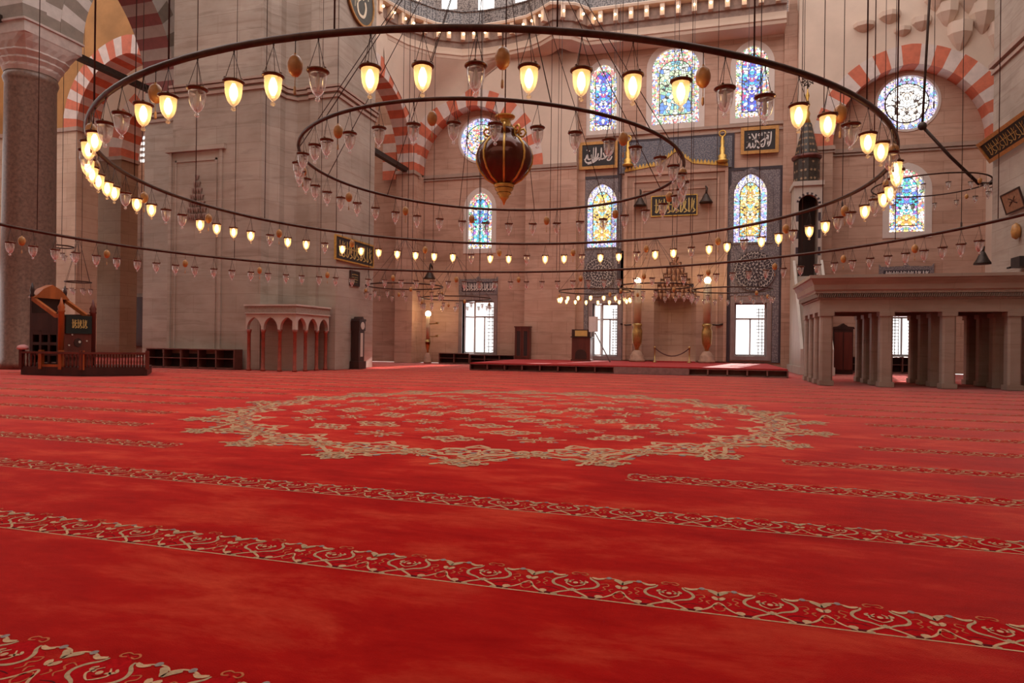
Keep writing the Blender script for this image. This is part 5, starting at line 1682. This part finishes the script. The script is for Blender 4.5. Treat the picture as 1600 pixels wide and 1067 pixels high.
def ribbon(pts, w, taper=.5):
    P = smooth2(pts, 5) if len(pts) > 2 else pts
    k = len(P); L, R = [], []
    for i, p in enumerate(P):
        a, b = P[max(i - 1, 0)], P[min(i + 1, k - 1)]
        tx, ty = (b[0] - a[0]), (b[1] - a[1]) * .62
        l = math.hypot(tx, ty) or 1
        e = min(i, k - 1 - i) / max(1, (k - 1) / 2)
        hw = w * .56 * (taper + (1 - taper) * min(1, e * 1.6))
        L.append((p[0] - ty / l * hw, p[1] + tx / l * hw / .62)); R.append((p[0] + ty / l * hw, p[1] - tx / l * hw / .62))
    return [(L[i], L[i + 1], R[i + 1], R[i]) for i in range(k - 1)]


def blob(cx, cy, rx, ry, pet=0, n=12):
    pts = [(cx + rx * (1 + (.35 * cos(pet * 2 * pi * i / n) if pet else 0)) * cos(2 * pi * i / n), cy + ry * (1 + (.35 * cos(pet * 2 * pi * i / n) if pet else 0)) * sin(2 * pi * i / n)) for i in range(n)]
    return [(pts[i], pts[i + 1], pts[(i + 2) % n], (cx, cy)) for i in range(0, n, 2)]


MATS_Y = ['carpet', 'y_beige', 'y_grey', 'y_blue', 'y_crim', 'y_dark', 'y_orange']
BE, GR, BL, CR, DK, ORG = 1, 2, 3, 4, 5, 6


def motif():
    """one repeat of the border: u in -.5..+.5 along the row, v in 0..1 across; returns (quad, material, lift)"""
    out = []
    def put(qs, m, lift): out.extend([(q, m, lift) for q in qs])
    # band ground, scalloped towards the far side
    nseg = 16
    def top(u):
        d = abs(u); return .80 + .10 * cos(2 * pi * u) + (.08 if d < .07 else 0) - .05 * abs(sin(2 * pi * u * 2))
    for i in range(nseg):
        a, b = -.5 + i / nseg, -.5 + (i + 1) / nseg
        out.append((((a, 0), (b, 0), (b, top(b) - .05), (a, top(a) - .05)), CR, 0))
    put(ribbon([(-.5, .012), (.5, .012)], .018, 1), BE, 2)
    for s in (-1, 1):
        f = lambda pts: [(s * x, y) for x, y in pts]
        put(ribbon(f([(0, .98), (.05, 1.0), (.09, .95), (.07, .90), (.02, .92)]), .016), ORG, 2)
        put(ribbon(f([(.0, .88), (.03, .93), (.06, .96)]), .03), CR, 1)
        put(ribbon(f([(.02, .24), (.10, .34), (.21, .42), (.25, .54), (.22, .66), (.15, .76), (.13, .84)]), .030), GR, 2)     # ogee band
        put(ribbon(f([(-.04, .30), (.06, .20), (.14, .12), (.20, .04)]), .024), BE, 3)                                        # crossing stems
        put(ribbon(f([(.03, .66), (.07, .60), (.10, .52), (.05, .44), (0, .40)]), .016), BE, 3)
        put(ribbon(f([(.03, .55), (.12, .60), (.09, .66)]), .026), BE, 3)
        put(ribbon(f([(.22, .82), (.28, .86), (.36, .88), (.44, .86), (.5, .80)]), .016), BE, 2)                             # upper stem
        put(ribbon(f([(.15, .84), (.22, .80), (.29, .84)]), .038), BE, 3)
        put(blob(s * .335, .885, .032, .05), BL, 3)
        put(ribbon(f([(.40, .84), (.46, .78), (.5, .68)]), .05), GR, 3)
        put(ribbon(f([(.44, .62), (.47, .56), (.5, .52)]), .05), BE, 3)
        put(ribbon(f([(.27, .05), (.36, .14), (.43, .26), (.47, .38), (.5, .42)]), .022), BE, 2)
        put(ribbon(f([(.5, .36), (.45, .30), (.45, .18), (.5, .12)]), .014), ORG, 2)
        put(ribbon(f([(.41, .34), (.38, .42), (.42, .46)]), .016), ORG, 2)
        put(ribbon(f([(.27, .60), (.34, .64), (.36, .56), (.31, .50), (.34, .42), (.30, .36)]), .014), ORG, 2)
        put(ribbon(f([(.12, .20), (.22, .28), (.34, .26)]), .010), DK, 1)
        put(blob(s * .30, .125, .045, .055), BE, 3)
        put(ribbon(f([(.14, .06), (.22, .055), (.33, .045)]), .055), DK, 1)
        put(blob(s * .16, .045, .035, .03), GR, 2)
    put(blob(0, .55, .05, .07, 0), CR, 4); put(blob(0, .55, .028, .04), BE, 5)
    put(blob(0, .27, .025, .06), GR, 4)
    put(blob(.5, .74, .0, .0), BE, 3)
    return out


def rosette():
    """scattered palmette of the medallion, within a unit disc"""
    out = []
    def put(qs, m, lift): out.extend([(q, m, lift) for q in qs])
    put(blob(0, 0, .16, .16, 4, 16), BE, 2); put(blob(0, 0, .07, .07), CR, 3)
    for k in range(4):
        a = k * pi / 2 + pi / 4
        R = lambda pts: [(x * cos(a) - y * sin(a), x * sin(a) + y * cos(a)) for x, y in pts]
        put(ribbon(R([(.14, 0), (.34, .10), (.58, .06), (.74, -.08)]), .06), BE, 1)
        put(ribbon(R([(.34, .10), (.46, .26), (.66, .28)]), .07), GR, 1)
        put(ribbon(R([(.50, .04), (.60, -.16), (.82, -.16)]), .07), BE, 1)
        put(ribbon(R([(.24, .02), (.30, -.16), (.46, -.2)]), .05), ORG, 1)
        put([((q[0][0], q[0][1]), q[1], q[2], q[3]) for q in blob(.84 * cos(a), .84 * sin(a), .10, .09)], BL, 2)
    for k in range(2):
        s = 1 if k else -1
        put(ribbon([(s * .16, 0), (s * .5, .05), (s * .95, -.02)], .05), BE, 1)
        put(blob(s * .98, 0, .12, .08), BE, 2)
    return out


def as_arrays(tmpl):
    q = np.array([t[0] for t in tmpl], dtype=float)               # n,4,2
    return q, np.array([t[1] for t in tmpl]), np.array([t[2] for t in tmpl], dtype=float)


Q_m, M_m, L_m = as_arrays(motif())
Q_r, M_r, L_r = as_arrays(rosette())
VV, MM = [], []
LIFT = .0006


def stamp(q, mat, lift, fx):
    xy = fx(q)
    z = .0008 + LIFT * lift
    VV.append(np.concatenate([xy, np.broadcast_to(z[:, None, None], xy.shape[:2] + (1,))], axis=2).reshape(-1, 3)); MM.append(mat)


MEDC = hall(-.05, 12.05).xy; MEDR = 5.45
PITCH, Y1, BW, RW = 1.394, 3.345, .36, .48
FOOT = [(-27, -15, 22.2, 29.2), (-27.5, -24.3, 18, 21), (-22.5, -16.5, 15.7, 20), (3.2, 10.8, 22.9, 27.2), (-10.6, 4, 27.8, 37), (9.9, 20, 10, 30), (-40, -33, 27.5, 30)]
for k in range(-1, 24):
    yb = Y1 + PITCH * (k - 1) if k > 0 else Y1 - PITCH - .13 - .02 + PITCH * (k)
    if k == 0: yb = Y1 - 1.61
    elif k == -1: continue
    elif k == 1: yb = Y1 - .133
    if yb > 35: break
    # seen width of the hall at that distance
    xl, xr = yb * -1.35 - 1.5, yb * .62 + 1.5
    xl, xr = max(xl, -34), min(xr, 10)
    n0, n1 = int(math.floor(xl / RW)), int(math.ceil(xr / RW))
    for i in range(n0, n1):
        x0 = (i + .5) * RW + .1 * k
        if (Vector((x0, yb)) - MEDC).length < MEDR + .55: continue
        if any(a <= x0 <= b and c_ - .4 <= yb <= d_ for a, b, c_, d_ in FOOT): continue
        stamp(Q_m, M_m, L_m, lambda q: np.stack([x0 + q[..., 0] * RW, yb + q[..., 1] * BW], axis=2))
# medallion: rim of palmette clusters joined by waving stems, then circles of cartouches
def cartouche():
    out = []
    def put(qs, m, lift): out.extend([(q, m, lift) for q in qs])
    ol = []
    for i in range(33):
        a = 2 * pi * i / 32
        r = 1 + .10 * cos(8 * a)
        ol.append((.98 * r * cos(a), .62 * r * sin(a)))
    put([(ol[i], ol[i + 1], (ol[i + 1][0] * .84, ol[i + 1][1] * .80), (ol[i][0] * .84, ol[i][1] * .80)) for i in range(32)], BE, 1)
    put(blob(0, 0, .24, .24, 5, 20), BE, 2); put(blob(0, 0, .09, .09), CR, 3)
    for s in (-1, 1):
        put(blob(s * .52, 0, .20, .16, 3, 12), GR, 2)
        put(blob(s * .52, 0, .07, .06), CR, 3)
        for t in (-1, 1):
            put(ribbon([(s * .18, t * .14), (s * .36, t * .34), (s * .62, t * .30)], .10), BE, 2)
            put(blob(s * .30, t * .18, .07, .06), BL, 3)
            put(ribbon([(s * .95, t * .10), (s * 1.12, t * .22), (s * 1.28, t * .10)], .09), BE, 1)
            put(ribbon([(s * .30, t * .60), (s * .12, t * .80), (0, t * .98)], .09), BE, 1)
        put(blob(s * 1.20, 0, .10, .08), GR, 2)
    return out


Q_c, M_c, L_c = as_arrays(cartouche())
def place(Q, Mt, L, r, a, sz, turn=0.0):
    c = (MEDC.x + r * cos(a), MEDC.y + r * sin(a)); ca, sa = cos(a + pi / 2 + turn), sin(a + pi / 2 + turn)
    stamp(Q, Mt, L, lambda q: np.stack([c[0] + sz * (q[..., 0] * ca - q[..., 1] * sa), c[1] + sz * (q[..., 0] * sa + q[..., 1] * ca)], axis=2))


NR = 22
for i in range(NR):
    a = 2 * pi * (i + .2) / NR
    place(Q_c, M_c, L_c, 4.52, a, .50)
    place(Q_r, M_r, L_r + 4, 5.0, a, .46, pi / 4)
    place(Q_c, M_c, L_c + 8, 5.28, a, .20)
    place(Q_r, M_r, L_r + 4, 4.72, a + pi / NR, .30)
wave = [(a, 4.95 + .20 * cos(NR * (a - .2 * 2 * pi / NR))) for a in np.linspace(0, 2 * pi, 353)]
for w_, off in ((.035, 0),):
    qs = []
    for (a0, r0), (a1, r1) in zip(wave, wave[1:]):
        r0, r1 = (r0 + off, r1 + off) if off == 0 else (4.28 - .06 * cos(NR * a0), 4.28 - .06 * cos(NR * a1))
        qs.append(((a0, r0 - w_), (a1, r1 - w_), (a1, r1 + w_), (a0, r0 + w_)))
    q = np.array(qs)
    stamp(q, np.full(len(q), BE), np.full(len(q), 3.0), lambda q: np.stack([MEDC.x + q[..., 1] * np.cos(q[..., 0]), MEDC.y + q[..., 1] * np.sin(q[..., 0])], axis=2))
for r0, cnt, sz in ((3.55, 20, .36), (2.85, 16, .34), (2.15, 12, .36), (1.45, 8, .36), (.8, 4, .34), (0, 1, .42)):
    for i in range(cnt):
        a = 2 * pi * (i + .25 + (.5 if cnt in (16, 8) else 0)) / cnt
        place(*((Q_c, M_c, L_c) if (i + cnt // 4) % 2 == 0 or cnt < 5 else (Q_r, M_r, L_r)), r0, a, sz * (1 if i % 2 == 0 else .9), random.uniform(-.1, .1))

V = np.concatenate(VV); Mi = np.concatenate(MM)
x0, x1, y0, y1 = -40, 19.9, -3.5, YQ
base = np.array([(x0, y0, 0), (x1, y0, 0), (x1, y1, 0), (x0, y1, 0), (x0, y0, -.02), (x1, y0, -.02), (x1, y1, -.02), (x0, y1, -.02)], dtype=float)
nq = len(V) // 4
me = bpy.data.meshes.new('carpet')
allv = np.concatenate([base, V])
me.vertices.add(len(allv)); me.vertices.foreach_set('co', allv.ravel())
faces = np.array([(0, 1, 2, 3), (0, 4, 5, 1), (1, 5, 6, 2), (2, 6, 7, 3), (3, 7, 4, 0)])
idx = np.concatenate([faces, 8 + np.arange(nq * 4).reshape(-1, 4)])
me.loops.add(idx.size); me.loops.foreach_set('vertex_index', idx.ravel().astype(np.int32))
me.polygons.add(len(idx)); me.polygons.foreach_set('loop_start', np.arange(0, idx.size, 4, dtype=np.int32))
me.polygons.foreach_set('material_index', np.concatenate([np.zeros(len(faces)), Mi]).astype(np.int32))
for k in MATS_Y: me.materials.append(M[k])
me.update(calc_edges=True); me.validate()
cp = bpy.data.objects.new('carpet', me); C.objects.link(cp); cp.location.z = -.013
tag(cp, 'vast red prayer carpet with beige floral rows and a round medallion under the rings', 'carpet')

# ------------------------------------------------------------------ light
wd = bpy.data.worlds.new('World'); SC.world = wd; wd.use_nodes = True
bg = wd.node_tree.nodes['Background']
bg.inputs['Color'].default_value = (1.0, .955, .93, 1); bg.inputs['Strength'].default_value = 2.15
su = bpy.data.lights.new('sun', 'SUN'); su.energy = 8.0; su.angle = radians(1.2); su.color = (1, .93, .85)
so = bpy.data.objects.new('sun', su); C.objects.link(so)
dirv = Vector((-.2, -1, -.36)).normalized()
so.rotation_euler = dirv.to_track_quat('-Z', 'Y').to_euler()

# ------------------------------------------------------------------ camera
cam = bpy.data.cameras.new('camera'); cam.sensor_width = 36; cam.lens = FPX / 1600 * 36; cam.clip_end = 200; cam.clip_start = .05
cam.shift_y = 2.5 / 1600
co = bpy.data.objects.new('camera', cam); C.objects.link(co)
R3v, F3v, U3v = Vector((CA, SA, 0)), Vector((-SA, CA, 0)), Vector((0, 0, 1))
c, s = cos(ROLL), sin(ROLL)
rx = R3v * c + U3v * s; uy = U3v * c - R3v * s
mw = Matrix((( rx.x, uy.x, -F3v.x, 0), (rx.y, uy.y, -F3v.y, 0), (rx.z, uy.z, -F3v.z, EYE), (0, 0, 0, 1)))
co.matrix_world = mw
SC.camera = co

SC.view_settings.view_transform = 'Standard'; SC.view_settings.look = 'None'
SC.view_settings.exposure = 0.16; SC.view_settings.gamma = 1.0; SC.view_settings.use_curve_mapping = False
SC.cycles.max_bounces = 6; SC.cycles.diffuse_bounces = 3; SC.cycles.glossy_bounces = 2; SC.cycles.transparent_max_bounces = 16
SC.cycles.caustics_reflective = False; SC.cycles.caustics_refractive = False
SC.cycles.sample_clamp_indirect = 4.0; SC.cycles.use_denoising = True
